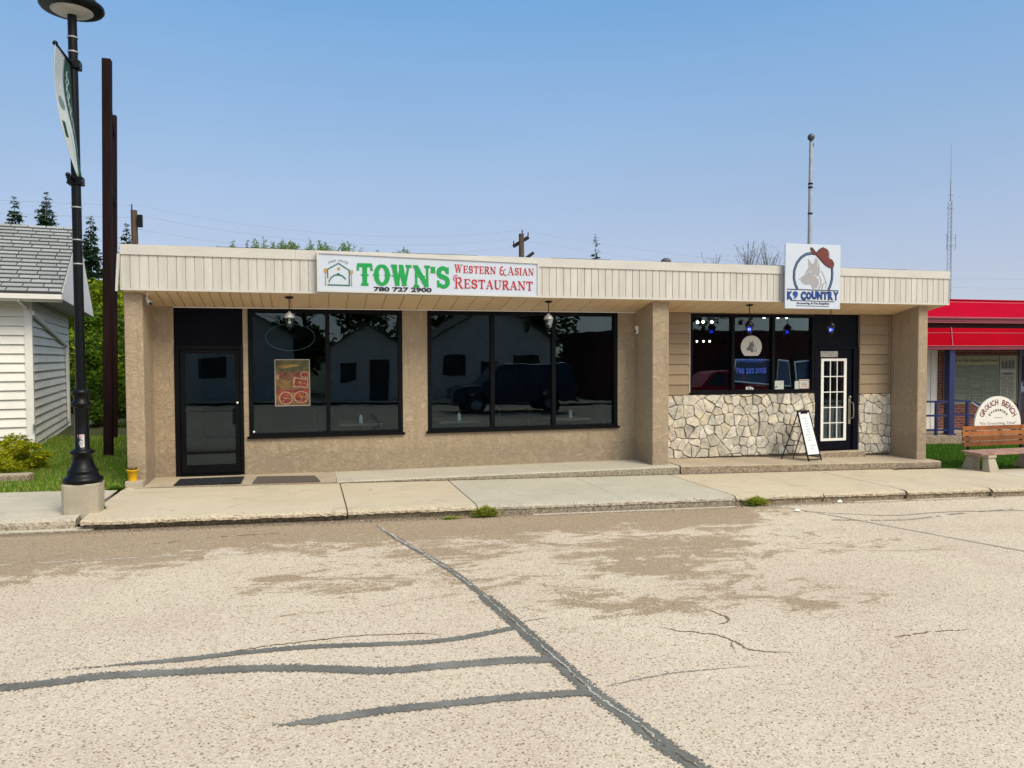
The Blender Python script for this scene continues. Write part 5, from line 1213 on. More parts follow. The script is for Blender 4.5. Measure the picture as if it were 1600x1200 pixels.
mb.build('print', FT, bn)

t = thing('post_frame', (-3.9, 18, -.05), 'very tall rusty brown steel double post frame between the buildings', 'post frame')
p1, p2 = Vector((-3.72, 16.38, 0)), Vector((-4.40, 20.0, 0)); H_ = 7.66
mb = MB(); mb.bar(p1-Vector((0, 0, .3)), p1+Vector((.13, 0, H_)), .155, .16); o = mb.build('post', RUST, t); bevel(o, .012)
mb = MB(); mb.bar(p2-Vector((0, 0, .3)), p2+Vector((.14, 0, H_-.02)), .11, .14); o = mb.build('post', RUST, t); bevel(o, .012)
for z in (7.2, 6.9-1.3):
    mb = MB(); mb.bar(p1+Vector((.017*z, .09, z)), p2+Vector((.018*z, -.08, z)), .06, .08); mb.build('crossbar', RUST, t)

# ================================================================== WHITE HOUSE (left)
hx, hy = -5.40, 17.64; ha = math.atan2(-1.02, 6.38)
vd = Vector((math.sin(ha), math.cos(ha), 0)); ud = Vector((-math.cos(ha), math.sin(ha), 0))    # vd: back along the side wall, ud: left along the front
def HP(u, v, z): q = Vector((hx, hy, 0))+ud*u+vd*v; return (q.x, q.y, z)
hs_ = thing('white_house', (hx-3, hy+3, -.1), 'white sided small house with grey shingle roof at the left edge', 'house')
HW, HD, EZ = 9.0, 6.46, 3.28
mb = MB()
def hbox(u0, u1, v0, v1, z0, z1, m=None, col=(1, 1, 1)):
    mb.hexa([HP(u0, v0, z0), HP(u0, v1, z0), HP(u1, v1, z0), HP(u1, v0, z0), HP(u0, v0, z1), HP(u0, v1, z1), HP(u1, v1, z1), HP(u1, v0, z1)], m, col)
hbox(.03, HW, .03, HD, -.5, EZ); mb.build('wall', WSIDE, hs_)
CS = .186
mb = MB(); z = .02; k = 0
while z < EZ-.1:
    mb.hexa([HP(.09, -.027, z), HP(.09, .03, z), HP(HW, .03, z), HP(HW, -.027, z), HP(.09, .018, z+CS-.004), HP(.09, .03, z+CS-.004), HP(HW, .03, z+CS-.004), HP(HW, .018, z+CS-.004)]); z += CS
mb.build('front_siding', WSIDE, hs_)
mb = MB(); z = .02
while z < EZ-.1:
    mb.hexa([HP(-.027, .09, z), HP(.03, .09, z), HP(.03, HD, z), HP(-.027, HD, z), HP(.018, .09, z+CS-.004), HP(.03, .09, z+CS-.004), HP(.03, HD, z+CS-.004), HP(.018, HD, z+CS-.004)]); z += CS
mb.build('side_siding', WSIDE, hs_)
mb = MB(); hbox(-.045, .09, -.045, .09, -.03, EZ); mb.build('corner_board', WHITE, hs_)
mb = MB(); hbox(-.025, .08, HD-.06, HD+.03, -.03, EZ); mb.build('corner_board', WHITE, hs_)
# roof: ridge along u
RZ = 5.12; OV = .55; OG = .62; rv = HD/2
def rslope(v): return EZ-.03+(RZ-EZ+.03)*(v+OV)/(rv+OV)
mb = MB(); nrow = 18
r = random.Random(12)
SH = attr_mat('roof_shingle', .9, (90, .5, .006), 30, .25)
for i in range(nrow):
    v0 = -OV+(rv+OV)*i/nrow; v1 = -OV+(rv+OV)*(i+1)/nrow+.02
    u = -OG-r.uniform(0, .3)
    while u < HW+.4:
        wd_ = .36; u0, u1 = max(-OG, u+.010), min(HW+.4, u+wd_-.010)
        if u1-u0 > .02:
            g_ = r.uniform(.85, 1.12); c = (.375*g_, .385*g_, .37*g_); th = .016
            z0, z1 = rslope(v0)+.03, rslope(v1)+.012
            mb.hexa([HP(u0, v0, z0-.02), HP(u0, v1, z1-.02), HP(u1, v1, z1-.02), HP(u1, v0, z0-.02), HP(u0, v0, z0+th), HP(u0, v1, z1), HP(u1, v1, z1), HP(u1, v0, z0+th)], SH, c)
            mb.hexa([HP(u0, v0-.016, z0-.03), HP(u0, v0-.001, z0-.02), HP(u1, v0-.001, z0-.02), HP(u1, v0-.016, z0-.03), HP(u0, v0-.016, z0+th-.012), HP(u0, v0-.001, z0+th-.002), HP(u1, v0-.001, z0+th-.002), HP(u1, v0-.016, z0+th-.012)], SH, (.07, .076, .073))
        u += wd_
mb.build('shingles', SH, hs_)
mb = MB()
for s_ in (0, 1):
    f = (lambda v: v) if s_ == 0 else (lambda v: HD-v)
    mb.hexa([HP(-OG+.005, f(-OV), EZ-.06), HP(-OG+.005, f(rv), RZ-.06), HP(HW+.4, f(rv), RZ-.06), HP(HW+.4, f(-OV), EZ-.06), HP(-OG+.005, f(-OV), EZ-.02), HP(-OG+.005, f(rv), RZ-.005), HP(HW+.4, f(rv), RZ-.005), HP(HW+.4, f(-OV), EZ-.02)], TAR)
mb.build('roof_deck', TAR, hs_)
mb = MB()   # gable triangle set out at the overhang, with its boxed soffit
mb.mesh([HP(-OG, -OV+.05, EZ-.12), HP(-OG, HD+OV-.05, EZ-.12), HP(-OG, rv, RZ-.07), HP(-OG+.03, -OV+.05, EZ-.12), HP(-OG+.03, HD+OV-.05, EZ-.12), HP(-OG+.03, rv, RZ-.07)], [(0, 1, 2), (5, 4, 3), (0, 3, 4, 1), (1, 4, 5, 2), (2, 5, 3, 0)]); mb.build('gable', WHITE, hs_)
mb = MB(); mb.mesh([HP(-OG, -OV, EZ-.125), HP(-OG, HD+OV, EZ-.125), HP(.02, HD+OV, EZ-.125), HP(.02, -OV, EZ-.125)], [(0, 1, 2, 3)]); mb.mesh([HP(.02, -OV, EZ-.125), HP(.02, .02, EZ-.125), HP(HW, .02, EZ-.125), HP(HW, -OV, EZ-.125)], [(0, 1, 2, 3)]); mb.build('soffit', M_('house_soffit', (.42, .41, .38), .7), hs_)
mb = MB(); mb.hexa([HP(-OG-.02, -OV-.02, EZ-.20), HP(-OG-.02, -OV+.02, EZ-.20), HP(HW, -OV+.02, EZ-.20), HP(HW, -OV-.02, EZ-.20), HP(-OG-.02, -OV-.02, EZ-.05), HP(-OG-.02, -OV+.02, EZ-.05), HP(HW, -OV+.02, EZ-.05), HP(HW, -OV-.02, EZ-.05)]); mb.build('fascia_board', WHITE, hs_); mb = MB(); mb.hexa([HP(-OG-.03, -OV-.06, EZ-.05), HP(-OG-.03, -OV+.02, EZ-.05), HP(HW, -OV+.02, EZ-.05), HP(HW, -OV-.06, EZ-.05), HP(-OG-.03, -OV-.06, EZ-.02), HP(-OG-.03, -OV+.02, EZ-.02), HP(HW, -OV+.02, EZ-.02), HP(HW, -OV-.06, EZ-.02)]); mb.build('drip_edge', TAR, hs_)
mb = MB(); mb.hexa([HP(-OG-.03, -OV-.14, EZ-.15), HP(-OG-.03, -OV-.022, EZ-.19), HP(HW, -OV-.022, EZ-.19), HP(HW, -OV-.14, EZ-.15), HP(-OG-.03, -OV-.15, EZ-.055), HP(-OG-.03, -OV-.022, EZ-.055), HP(HW, -OV-.022, EZ-.055), HP(HW, -OV-.15, EZ-.055)])
gt = mb.build('gutter', WHITE, hs_)
mb = MB(); mb.bar(HP(.10, -OV-.06, EZ-.16), HP(.02, -.05, EZ-.30), .06, .08); mb.bar(HP(.02, -.05, EZ-.28), HP(-.05, .0, EZ-.42), .06, .08); mb.bar(HP(-.06, -.03, EZ-.40), HP(-.07, HD*.86, EZ-.95), .06, .08); mb.bar(HP(-.07, HD*.86, EZ-.95), HP(-.07, HD*.88, .3), .06, .08); mb.build('downspout', WHITE, hs_)
mb = MB(); mb.hexa([HP(-OG-.004, rv-.14, RZ-.85), HP(-OG-.004, rv+.14, RZ-.85), HP(-OG, rv+.14, RZ-.85), HP(-OG, rv-.14, RZ-.85), HP(-OG-.02, rv-.14, RZ-.35), HP(-OG-.02, rv+.14, RZ-.35), HP(-OG, rv+.14, RZ-.35), HP(-OG, rv-.14, RZ-.35)]); mb.build('gable_vent', WSIDE, hs_)
mb = MB(); mb.tube([HP(-.03, -.03, .62), HP(-.05, -.10, .60), HP(-.05, -.10, .50)], .018, 8); mb.build('tap', PEWTER, hs_)
mb = MB(); hbox(.05, HW, .05, HD, -.6, .0); mb.build('foundation', DIRT, hs_)

# ================================================================== PLANTS
def leafcloud(mb, centre, radii, n, size, cols, r, squash=1.0, shell=.55, clumps=None):
    cs = clumps or [(centre, radii)]
    for i in range(n):
        (c, R3) = r.choice(cs); a = r.uniform(0, 6.283); zz = r.uniform(-1, 1); rr_ = (shell+(1-shell)*r.random())
        q = math.sqrt(1-zz*zz); p = Vector((c[0]+R3[0]*q*math.cos(a)*rr_, c[1]+R3[1]*q*math.sin(a)*rr_, c[2]+R3[2]*zz*rr_))
        s_ = size*r.uniform(.55, 1.35); d1_ = Vector((r.uniform(-1, 1), r.uniform(-1, 1), r.uniform(-.6, .6))).normalized()
        d2 = d1_.cross(Vector((r.uniform(-1, 1), r.uniform(-1, 1), r.uniform(-1, 1)))).normalized()
        col = r.choice(cols); v = r.uniform(.75, 1.25)
        mb.mesh([p-d1_*s_, p+d2*s_*.42, p+d1_*s_, p-d2*s_*.42], [(0, 1, 2, 3)], LEAF, tuple(x*v for x in col))
def limbs(mb, base, top, r0, r, n, spread, m, col=(1, 1, 1)):
    base, top = Vector(base), Vector(top); mb.cyl(base, base.lerp(top, .5), r0, r0*.7, 8, m, True, col); mb.cyl(base.lerp(top, .5), top, r0*.7, r0*.2, 8, m, True, col)
    ends = []
    for i in range(n):
        t_ = r.uniform(.3, .9); a = r.uniform(0, 6.28); s_ = base.lerp(top, t_); e = s_+Vector((math.cos(a)*spread[0], math.sin(a)*spread[1], spread[2]*r.uniform(.3, 1)))*r.uniform(.5, 1)
        mb.cyl(s_, e, r0*.35*(1.1-t_), r0*.08, 6, m, True, col); ends.append(e)
    return ends
BARK = M_('bark', (.09, .065, .045), .95, .35, 6, bumps=(30, .8, .02))
def broadleaf(name, loc, h, rad_, cols, label, cat, group, seed, nleaf, size, ncl=14, trunk=.12, low=.15, airy=1.0):
    r = random.Random(seed); t = thing(name, loc, label, cat, group); x, y, z = loc
    mb = MB(); ends = limbs(mb, (x, y, z-.2), (x+r.uniform(-.2, .2), y, z+h*.85), trunk, r, 9, (rad_[0]*.8, rad_[1]*.8, h*.2), BARK); mb.build('trunk', BARK, t)
    cl = []
    for i in range(ncl):
        a = r.uniform(0, 6.28); k = math.sqrt(r.random()); zc = z+h*(low+(1-low)*(.08+.85*r.random())); f = math.sqrt(max(.12, 1-((zc-z)/h*2-1.0)**2*.85))
        s_ = r.uniform(.22, .42)*airy; cl.append(((x+rad_[0]*k*f*math.cos(a), y+rad_[1]*k*f*math.sin(a), zc), (rad_[0]*s_, rad_[1]*s_, h*(1-low)*s_*.38)))
    mb = MB(); leafcloud(mb, None, None, nleaf, size, cols, r, clumps=cl, shell=.35); mb.build('crown', LEAF, t); return t
YG = [(.24, .30, .02), (.17, .25, .02), (.30, .34, .03), (.10, .17, .02)]; MG = [(.07, .13, .02), (.10, .17, .025), (.045, .09, .015)]
broadleaf('leafy_tree', (-8.3, 33.0, -.1), 5.3, (2.6, 2.2, 1), YG, 'bright yellow green leafy tree behind the black lamp post', 'tree', None, 41, 15000, .105, 34, .1, .02)
broadleaf('leafy_tree', (-6.9, 37.0, -.1), 5.1, (2.4, 2.0, 1), YG, 'yellow green leafy tree showing between the brown posts and the tan building', 'tree', None, 42, 10000, .11, 30, .1, .02)
broadleaf('leafy_bush', (-5.2, 27.0, -.1), 3.7, (1.6, 1.4, 1), MG+YG[1:2], 'dark green tall bush close behind the brown posts', 'bush', None, 43, 12000, .085, 30, .06, .0)
broadleaf('leafy_bush', (-7.1, 29.5, -.1), 2.9, (1.8, 1.4, 1), MG+YG[:2], 'mid green rounded bush behind the back corner of the white house', 'bush', None, 44, 10000, .085, 26, .06, .0)
broadleaf('leafy_bush', (-3.95, 24.0, -.1), 2.9, (.9, 1.6, 1), MG+YG[1:2], 'green bush growing against the side of the tan building', 'bush', None, 45, 8000, .075, 24, .05, .0)
broadleaf('leafy_bush', (-5.3, 23.2, -.1), .95, (.9, .8, 1), MG, 'low weedy green bush at the foot of the rear brown post', 'bush', None, 46, 2600, .07, 14, .03, .0)
broadleaf('garden_shrub', (-4.80, 14.6, -.02), .66, (.55, .48, 1), [(.40, .40, .02), (.30, .34, .02), (.16, .23, .02), (.48, .40, .02)], 'low yellow green shrub in the raised bed beside the white house', 'shrub', None, 47, 7000, .032, 26, .02, .0)
broadleaf('garden_shrub', (-4.65, 13.75, .0), .40, (.42, .34, 1), [(.46, .42, .02), (.30, .34, .02), (.20, .26, .02)], 'smaller brighter yellow shrub in front at the left edge', 'shrub', None, 48, 3500, .028, 18, .02, .0)
# timber edging of the bed
mb = MB(); mb.hexa([(-6.2, 13.28, -.05), (-4.12, 13.24, -.05), (-4.10, 13.46, -.05), (-6.2, 13.5, -.05), (-6.2, 13.28, .20), (-4.12, 13.24, .19), (-4.10, 13.46, .19), (-6.2, 13.5, .20)]); o = mb.build('stone_edging', CONC_P, loc=(-5, 13.4, 0)); bevel(o, .03); tag(o, 'brown grey stone edging in front of the yellow shrubs', 'edging')

def spruce(loc, h, rw, label, seed, group='spruce trees behind the buildings', dens=1.0, cols=((.028, .060, .036), (.040, .080, .044), (.018, .042, .028)), taper=.85, sz=.20, sparse=.06):
    r = random.Random(seed); x, y, z = loc; t = thing('spruce_tree', loc, label, 'tree', group)
    mb = MB(); mb.cyl((x, y, z), (x, y, z+h*.98), rw*.055, .01, 8, BARK); mb.build('trunk', BARK, t)
    mb = MB(); nl = int(h*3.4)
    for k in range(nl):
        f = (k+.5)/nl; zl = z+h*(.08+.92*f); R0 = rw*(1-f)**taper*r.uniform(.65, 1.15)+.05; nb = max(6, int(14*(1-f)+8))
        for b in range(nb):
            if r.random() < sparse: continue
            a = r.uniform(0, 6.283); L_ = R0*r.uniform(.45, 1.2); ns = max(2, int(L_/.10*dens)); zz = zl+r.uniform(-.10, .10)
            for i in range(ns):
                q = (i+.7)/ns; rr_ = L_*q; dz = -.28*rr_+.16*rr_*q; wd_ = min(sz, .05+L_*.30)*(1.15-q*.75)
                for s_ in (-1, 1):
                    aa = a+s_*.10*r.random(); p = Vector((x+rr_*math.cos(aa), y+rr_*math.sin(aa), zz+dz+r.uniform(-.05, .05)))
                    o_ = Vector((math.cos(a+s_*r.uniform(.5, 1.4)), math.sin(a+s_*r.uniform(.5, 1.4)), r.uniform(-.5, .05)))*wd_*1.6; dn = Vector((r.uniform(-.2, .2), r.uniform(-.2, .2), -wd_*r.uniform(.3, 1.3)))
                    c = r.choice(cols); v = r.uniform(.8, 1.3); mb.mesh([p, p+o_, p+o_*.6+dn], [(0, 1, 2)], LEAF, tuple(g*v for g in c))
    mb.build('crown', LEAF, t); return t
spruce((-18.2, 57.2, 0), 12.6, 3.0, 'leftmost dark spruce rising behind the grey shingle roof', 51)
spruce((-16.5, 57.7, 0), 13.1, 3.6, 'broader dark spruce behind the shingle roof beside the lamp post', 52)
spruce((-11.7, 48.6, 0), 10.1, 2.5, 'full spruce standing between the lamp post and the brown posts', 53)
spruce((-10.9, 53.9, 0), 10.6, 2.5, 'spruce peeking beside the wooden utility pole at the left', 54)
spruce((21.7, 55.9, 0), 11.6, 1.9, 'thin ragged spruce alone above the canopy right of the long sign', 55, sparse=.72, sz=.15)
for i, (x, y, h, w_, lab) in enumerate(((-7.06, 69.6, 11.5, 1.2, 'tiny spruce tip leftmost above the beige canopy'), (-4.7, 69.8, 12.1, 1.0, 'dark spruce tip next to the green saplings above the canopy'), (-4.0, 70.0, 11.7, .9, 'short dark spruce tip just left of the green saplings'))):
    spruce((x, y, 0), h, w_, lab, 60+i)
# young poplars over the roof line: each its own tree
import itertools
tops = [(367, 376), (398, 374), (412, 372), (430, 379), (445, 374), (456, 377), (487, 375), (503, 377), (513, 380), (538, 378), (548, 379), (572, 387), (592, 392), (637, 388)]
TREE_XY = [(-3.5, 62.0), (-1.55, 61.0), (-1.0, 63.5), (.0, 60.5), (.95, 62.5), (1.6, 60.0), (3.3, 61.5), (4.1, 60.0), (4.6, 62.5), (5.9, 60.5), (6.5, 61.5), (7.8, 60.2), (8.9, 61.0), (11.4, 60.4)]
LB = ['leftmost pale green sapling crown above the canopy', 'loose green sapling above the canopy near the dark tips', 'tallest wispy sapling above the canopy', 'small round sapling crown left of the dense clump', 'bright green dense sapling in the middle of the clump', 'bright green sapling right in the dense clump', 'dark pointed sapling after the first gap above the sign', 'yellowish sapling just above the left end of the long sign', 'small sapling beside the yellowish one over the long sign', 'pale airy sapling above the food emblem of the sign', 'green sapling above the letter T of the long sign', 'low wispy sapling above the green sign lettering', 'faint twiggy sapling top above the letter W', 'single small sapling top above the letter N']
import math as _m
def top_z(py, x, y): d = x*_m.sin(rad(15))+y*_m.cos(rad(15)); return 1.95+(558-py)*d/1202
for i, ((px, py), (x, y), lab) in enumerate(zip(tops, TREE_XY, LB)):
    dxy = math.hypot(x, y); a = math.atan((px-800)/1202)+rad(15); x, y = 61*math.sin(a), 61*math.cos(a)+(i % 3)*1.5
    h = top_z(py, x, y)+.1; r = random.Random(70+i)
    t = thing('poplar_sapling', (x, y, 0), lab, 'tree', 'saplings above the roof line'); dense = i in (3, 4, 5, 7)
    mb = MB(); ns = 12 if dense else 9; sp = []
    mb.cyl((x, y, 0), (x, y, h*.7), .09, .06, 7, BARK)
    for k in range(ns):
        a2 = r.uniform(0, 6.28); q = r.uniform(.1, 1.0)*(1.15 if dense else .8); tx, ty, tz = x+q*math.cos(a2), y+q*math.sin(a2), h-(0 if k == 0 else r.uniform(.1, 1.0))
        if k == 0: tx, ty = x, y
        mb.cyl((x, y, h*.62), (tx, ty, tz), .04, .008, 5, BARK); sp.append((tx, ty, tz))
    mb.build('trunk', BARK, t); mb = MB()
    for (tx, ty, tz) in sp:
        for q in range(260 if dense else 170):
            f = r.random()**.8; z_ = tz-f*3.0; wdt = .08+.30*f*(1 if dense else .75); c = r.choice(((.17, .27, .08), (.23, .33, .11), (.13, .21, .07))); v = r.uniform(.8, 1.2)
            bx, by = tx+(x-tx)*f*.5, ty+(y-ty)*f*.5; p = Vector((bx+r.gauss(0, wdt), by+r.gauss(0, wdt), z_)); s_ = r.uniform(.05, .11); d1_ = Vector((r.uniform(-1, 1), r.uniform(-1, 1), r.uniform(-1, 1))).normalized()*s_; d2 = Vector((r.uniform(-1, 1), r.uniform(-1, 1), r.uniform(-1, 1))).normalized()*s_*.6
            mb.mesh([p-d1_, p+d2, p+d1_, p-d2], [(0, 1, 2, 3)], LEAF, tuple(g*v for g in c))
    mb.build('crown', LEAF, t)
for i, (px, py, lab) in enumerate(((1113, 396, 'low faint bare shrub top left of the square dog sign'), (1168, 378, 'bare twiggy tree top farther from the square dog sign'), (1200, 377, 'bare twiggy tree top nearest the square dog sign'))):
    a = math.atan((px-800)/1202)+rad(15); x, y = 62*math.sin(a), 62*math.cos(a); h = top_z(py, x, y); r = random.Random(90+i)
    t = thing('bare_tree', (x, y, 0), lab, 'tree', 'bare trees above the canopy'); mb = MB()
    mb.cyl((x, y, 0), (x, y, h*.72), .09, .05, 6, BARK)
    for k in range(26):
        a2 = r.uniform(0, 6.28); s_ = Vector((x, y, h*r.uniform(.6, .8))); hh = r.uniform(.35, 1)*(h-s_.z); sp_ = r.uniform(.2, 1.3); e = s_+Vector((math.cos(a2)*sp_, math.sin(a2)*sp_, hh)); mb.cyl(s_, e, .022, .008, 5, BARK)
        for q in range(3): u = s_.lerp(e, r.uniform(.4, .95)); mb.cyl(u, u+Vector((r.uniform(-.4, .4), r.uniform(-.4, .4), r.uniform(.1, .5))), .010, .004, 4, BARK)
    mb.build('trunk', BARK, t)
    mb = MB()
    for q in range(160): 
        p = Vector((x+r.gauss(0, .6), y+r.gauss(0, .5), h*r.uniform(.76, .97))); s_ = .07; mb.mesh([p, p+Vector((s_, 0, s_)), p+Vector((0, s_, -s_))], [(0, 1, 2)], LEAF, (.20, .22, .14))
    mb.build('leaves', LEAF, t)
# weeds at the kerb
def weed(x, y, z, n, R_, h, label, seed, cols=((.34, .38, .06), (.46, .44, .10), (.20, .27, .05))):
    r = random.Random(seed); mb = MB()
    for i in range(n):
        a = r.uniform(0, 6.28); L_ = R_*r.random()**.6; hh = h*r.uniform(.2, 1)*(1-.5*L_/R_); p = Vector((x, y, z)); e = p+Vector((L_*math.cos(a)*1.2, L_*math.sin(a)*.6, hh)); s_ = Vector((-math.sin(a), math.cos(a), 0))*r.uniform(.006, .014)
        mid = p.lerp(e, .55)+Vector((0, 0, hh*.15)); mb.mesh([p, mid-s_, e, mid+s_], [(0, 1, 2, 3)], LEAF, tuple(c*r.uniform(.8, 1.2) for c in r.choice(cols)))
    return tag(mb.build('weed', LEAF, loc=(x, y, z)), label, 'weed', 'weeds growing along the kerb')
weed(2.33, 10.08, gz(2.3)-.165, 520, .21, .21, 'yellow green weed growing where the tan paving meets the grey slab', 1)
weed(6.50, 10.12, gz(6.5)-.165, 520, .20, .20, 'yellow green weed at the kerb right of the grey slab', 2)
weed(-2.60, 10.85, gz(-2.6)-.05, 260, .11, .11, 'bright green weed in the broken joint beside the lamp pedestal', 3, ((.09, .20, .02), (.13, .25, .03)))
weed(-2.72, 12.38, gz(-2.6)-.04, 160, .14, .10, 'dark green weed tuft in front of the grey block', 4, ((.08, .15, .02), (.12, .20, .03)))
weed(1.85, 10.05, gz(1.8)-.165, 90, .16, .05, 'low sparse weed trace left of the larger kerb weed', 5)
for i, (x, y, w_, lab) in enumerate(((6.84, 9.62, .07, 'crumpled white litter lying on the road beside the worn seal'), (7.98, 10.14, .06, 'small white litter scrap in the gutter near the far weed'))):
    r = random.Random(i); mb = MB(); n = 10; vs = [(x+w_*r.uniform(.5, 1)*math.cos(k*.628), y+w_*.6*r.uniform(.5, 1)*math.sin(k*.628), gz(x)-.160+r.uniform(0, .02)) for k in range(n)]+[(x, y, gz(x)-.12)]
    mb.mesh(vs, [(k, (k+1) % n, n) for k in range(n)], WHITE); tag(mb.build('litter', WHITE, loc=(x, y, gz(x)-.16)), lab, 'litter')
# loose pebbles and debris by the kerb foot
mb = MB(); r = random.Random(77); PB_ = attr_mat('debris', .95, None, 20, .3)
for i in range(2600):
    x = r.uniform(-2.6, 11); y = 10.16-abs(r.gauss(0, .10)); s_ = r.uniform(.003, .011); z = gz(x)-.163; c = r.choice(((.30, .22, .14), (.45, .38, .29), (.16, .11, .07), (.52, .46, .38)))
    mb.mesh([(x-s_, y, z), (x+s_, y-s_*.6, z), (x+s_*.4, y+s_, z), (x, y, z+s_*1.1)], [(0, 1, 3), (1, 2, 3), (2, 0, 3)], PB_, c)
o = mb.build('kerb_grit', PB_); tag(o, 'brown grit and crumbled concrete along the foot of the kerb', 'grit', kind='stuff')

# ================================================================== POLES, WIRES, TOWER
POLE = M_('weathered_pole', (.15, .095, .06), .9, .35, 3, stretch=(6, 6, .5), bumps=(25, .5, .01))
t = thing('utility_pole', (-6.78, 35.4, 0), 'short wooden utility pole standing behind the left end of the canopy', 'utility pole', 'wooden utility poles behind the building')
mb = MB(); mb.cyl((-6.78, 35.4, -.3), (-6.86, 35.4, 8.15), .17, .125, 14); mb.build('pole', POLE, t)
mb = MB(); mb.box(-6.70, -6.52, 35.2, 35.4, 7.45, 7.95); mb.build('fitting', STEELB, t)
mb = MB(); mb.cyl((-6.93, 35.35, 8.1), (-6.93, 35.35, 8.4), .03, .02, 8); mb.build('insulator', STEELB, t)
t = thing('utility_pole', (12.22, 43.3, 0), 'wooden utility pole with two tilted crossarms behind the long sign', 'utility pole', 'wooden utility poles behind the building')
mb = MB(); mb.cyl((12.25, 43.3, -.3), (12.2, 43.3, 9.1), .2, .15, 14); mb.build('pole', POLE, t)
DW = M_('dark_crossarm', (.03, .022, .018), .9)
mb = MB(); mb.bar((11.78, 43.6, 8.40), (12.62, 43.2, 8.92), .14, .18); mb.build('crossarm', DW, t)
mb = MB(); mb.bar((12.25, 43.1, 7.55), (12.85, 43.0, 8.0), .14, .18); mb.build('crossarm', DW, t)
for (x, y, z) in ((11.82, 43.6, 8.52), (12.25, 43.3, 9.12), (12.58, 43.2, 8.98)):
    mb = MB(); mb.cyl((x, y, z), (x, y, z+.22), .035, .03, 8); mb.build('insulator', STEELB, t)
def wire(a, b, sag, label, rr_=.006):
    a, b = Vector(a), Vector(b); pts = []
    for i in range(25): q = i/24; p = a.lerp(b, q); p.z -= sag*4*q*(1-q); pts.append(p)
    mb = MB(); mb.tube(pts, rr_, 5); o = mb.build('power_line', M_('wire_grey', (.36, .42, .50), .7), loc=a.lerp(b, .5)); tag(o, label, 'wire', 'overhead wires')
for k, (x, z0, lab) in enumerate(((-6.9, 8.4, 'topmost thin wire from the left utility pole to the one with crossarms'), (-6.95, 8.0, 'middle thin wire between the two utility poles'), (-6.8, 7.4, 'lowest thin wire between the two utility poles'))):
    wire((x, 35.4, z0), (11.8+.3*k, 42.2+k, 9.15-.3*k), .8, lab)
for k, lab in enumerate(('upper thin wire leaving the frame at the left', 'lower thin wire leaving the frame at the left')):
    wire((-6.9, 35.4, 8.35-.5*k), (-38, 30, 9.0-.7*k), .5, lab)
for k, lab in enumerate(('upper thin wire running from the crossarms to the right edge', 'lower thin wire running from the crossarms to the right edge')):
    wire((12.2+.35*k, 43.3+k, 9.3-.4*k), (62, 44, 7.9-.7*k), 1.2, lab)
tw = thing('radio_tower', (154.3, 156.8, 0), 'very tall thin lattice radio tower on the right horizon', 'tower')
TM = M_('tower_steel', (.30, .32, .35), .6)
x, y = 154.3, 156.8
mb = MB(); hh_ = 40
for k in range(3): a = k*2.094+.5; mb.cyl((x+.62*math.cos(a), y+.62*math.sin(a), 0), (x+.5*math.cos(a), y+.5*math.sin(a), hh_), .06, .06, 6)
for i in range(36):
    z = i*1.1
    for k in range(3): a, b = k*2.094+.5, (k+1)*2.094+.5; mb.cyl((x+.58*math.cos(a), y+.58*math.sin(a), z), (x+.58*math.cos(b), y+.58*math.sin(b), z+1.1), .028, .028, 4)
mb.build('lattice', TM, tw)
mb = MB(); mb.cyl((x, y, hh_), (x, y, 45.5), .16, .10, 6); mb.cyl((x, y, 45.5), (x, y, 53.8), .06, .04, 6); mb.build('mast', TM, tw)
mb = MB()
for z in (41.5, 38.3, 31, 29, 18, 9.0): mb.bar((x-1.0, y, z), (x+1.0, y, z), .12, .12)
for z0 in (31.0, 29.0):
    for dx in (-.9, 1.7): mb.bar((x+dx, y, z0-.9), (x+dx, y, z0+.9), .10, .10)
mb.bar((x, y, 31.0), (x+2.0, y, 31.0), .08, .08); mb.bar((x, y, 29.3), (x+2.0, y, 29.3), .08, .08); mb.build('antenna', TM, tw)

# ================================================================== RED BUILDING (right)
RM = M_('red_metal', (.42, .0, .022), .7, .10, 1.0, spec=.04, stretch=(.6, 1, 3)); RM2 = M_('red_metal_bright', (.42, .0, .012), .7, .10, 1.2, spec=.04)
TRM = M_('maroon_trim', (.20, .02, .045), .5, .1, 3); PINK = M_('pale_edge', (.50, .13, .14), .5, .1, 4); DRK = M_('deep_maroon', (.045, .006, .018), .6, .2, 3)
def brick():
    m, nt, p = principled('red_brick'); tc = nt.nodes.new('ShaderNodeTexCoord'); mp = nt.nodes.new('ShaderNodeMapping'); mp.inputs['Rotation'].default_value = (rad(90), 0, 0)
    nt.links.new(tc.outputs['Object'], mp.inputs['Vector']); b = nt.nodes.new('ShaderNodeTexBrick'); nt.links.new(mp.outputs[0], b.inputs['Vector'])
    b.inputs['Color1'].default_value = (.22, .045, .028, 1); b.inputs['Color2'].default_value = (.13, .030, .022, 1); b.inputs['Mortar'].default_value = (.26, .20, .17, 1)
    b.inputs['Scale'].default_value = 1.0; b.inputs['Brick Width'].default_value = .23; b.inputs['Row Height'].default_value = .078; b.inputs['Mortar Size'].default_value = .009
    nt.links.new(mix(nt, ramp(nt, noise(nt, tc.outputs['Object'], 7, 5), [(.35, 0), (.7, .4)]), b.outputs[0], (.07, .03, .025)), p.inputs['Base Color']); p.inputs['Roughness'].default_value = .9
    bump(nt, p, b.outputs['Fac'], .5, -.006); return m
BRICK = brick()
rb = thing('red_roofed_building', (19, 18, -.2), 'brick building with bright red double awning bands and blue railing in front', 'building')
def rpart(name, boxes, m):
    mb = MB(); [mb.box(*b) for b in boxes]; return mb.build(name, m, rb)
rpart('white_wall', [(14.0, 17.36, 18.0, 18.2, -.4, 3.0)], WHITE)
mb = MB(); [mb.box(14+.24*k, 14.01+.24*k, 17.992, 17.9995, -.3, 2.9) for k in range(14)]; mb.build('panel_joints', GREYD, rb)
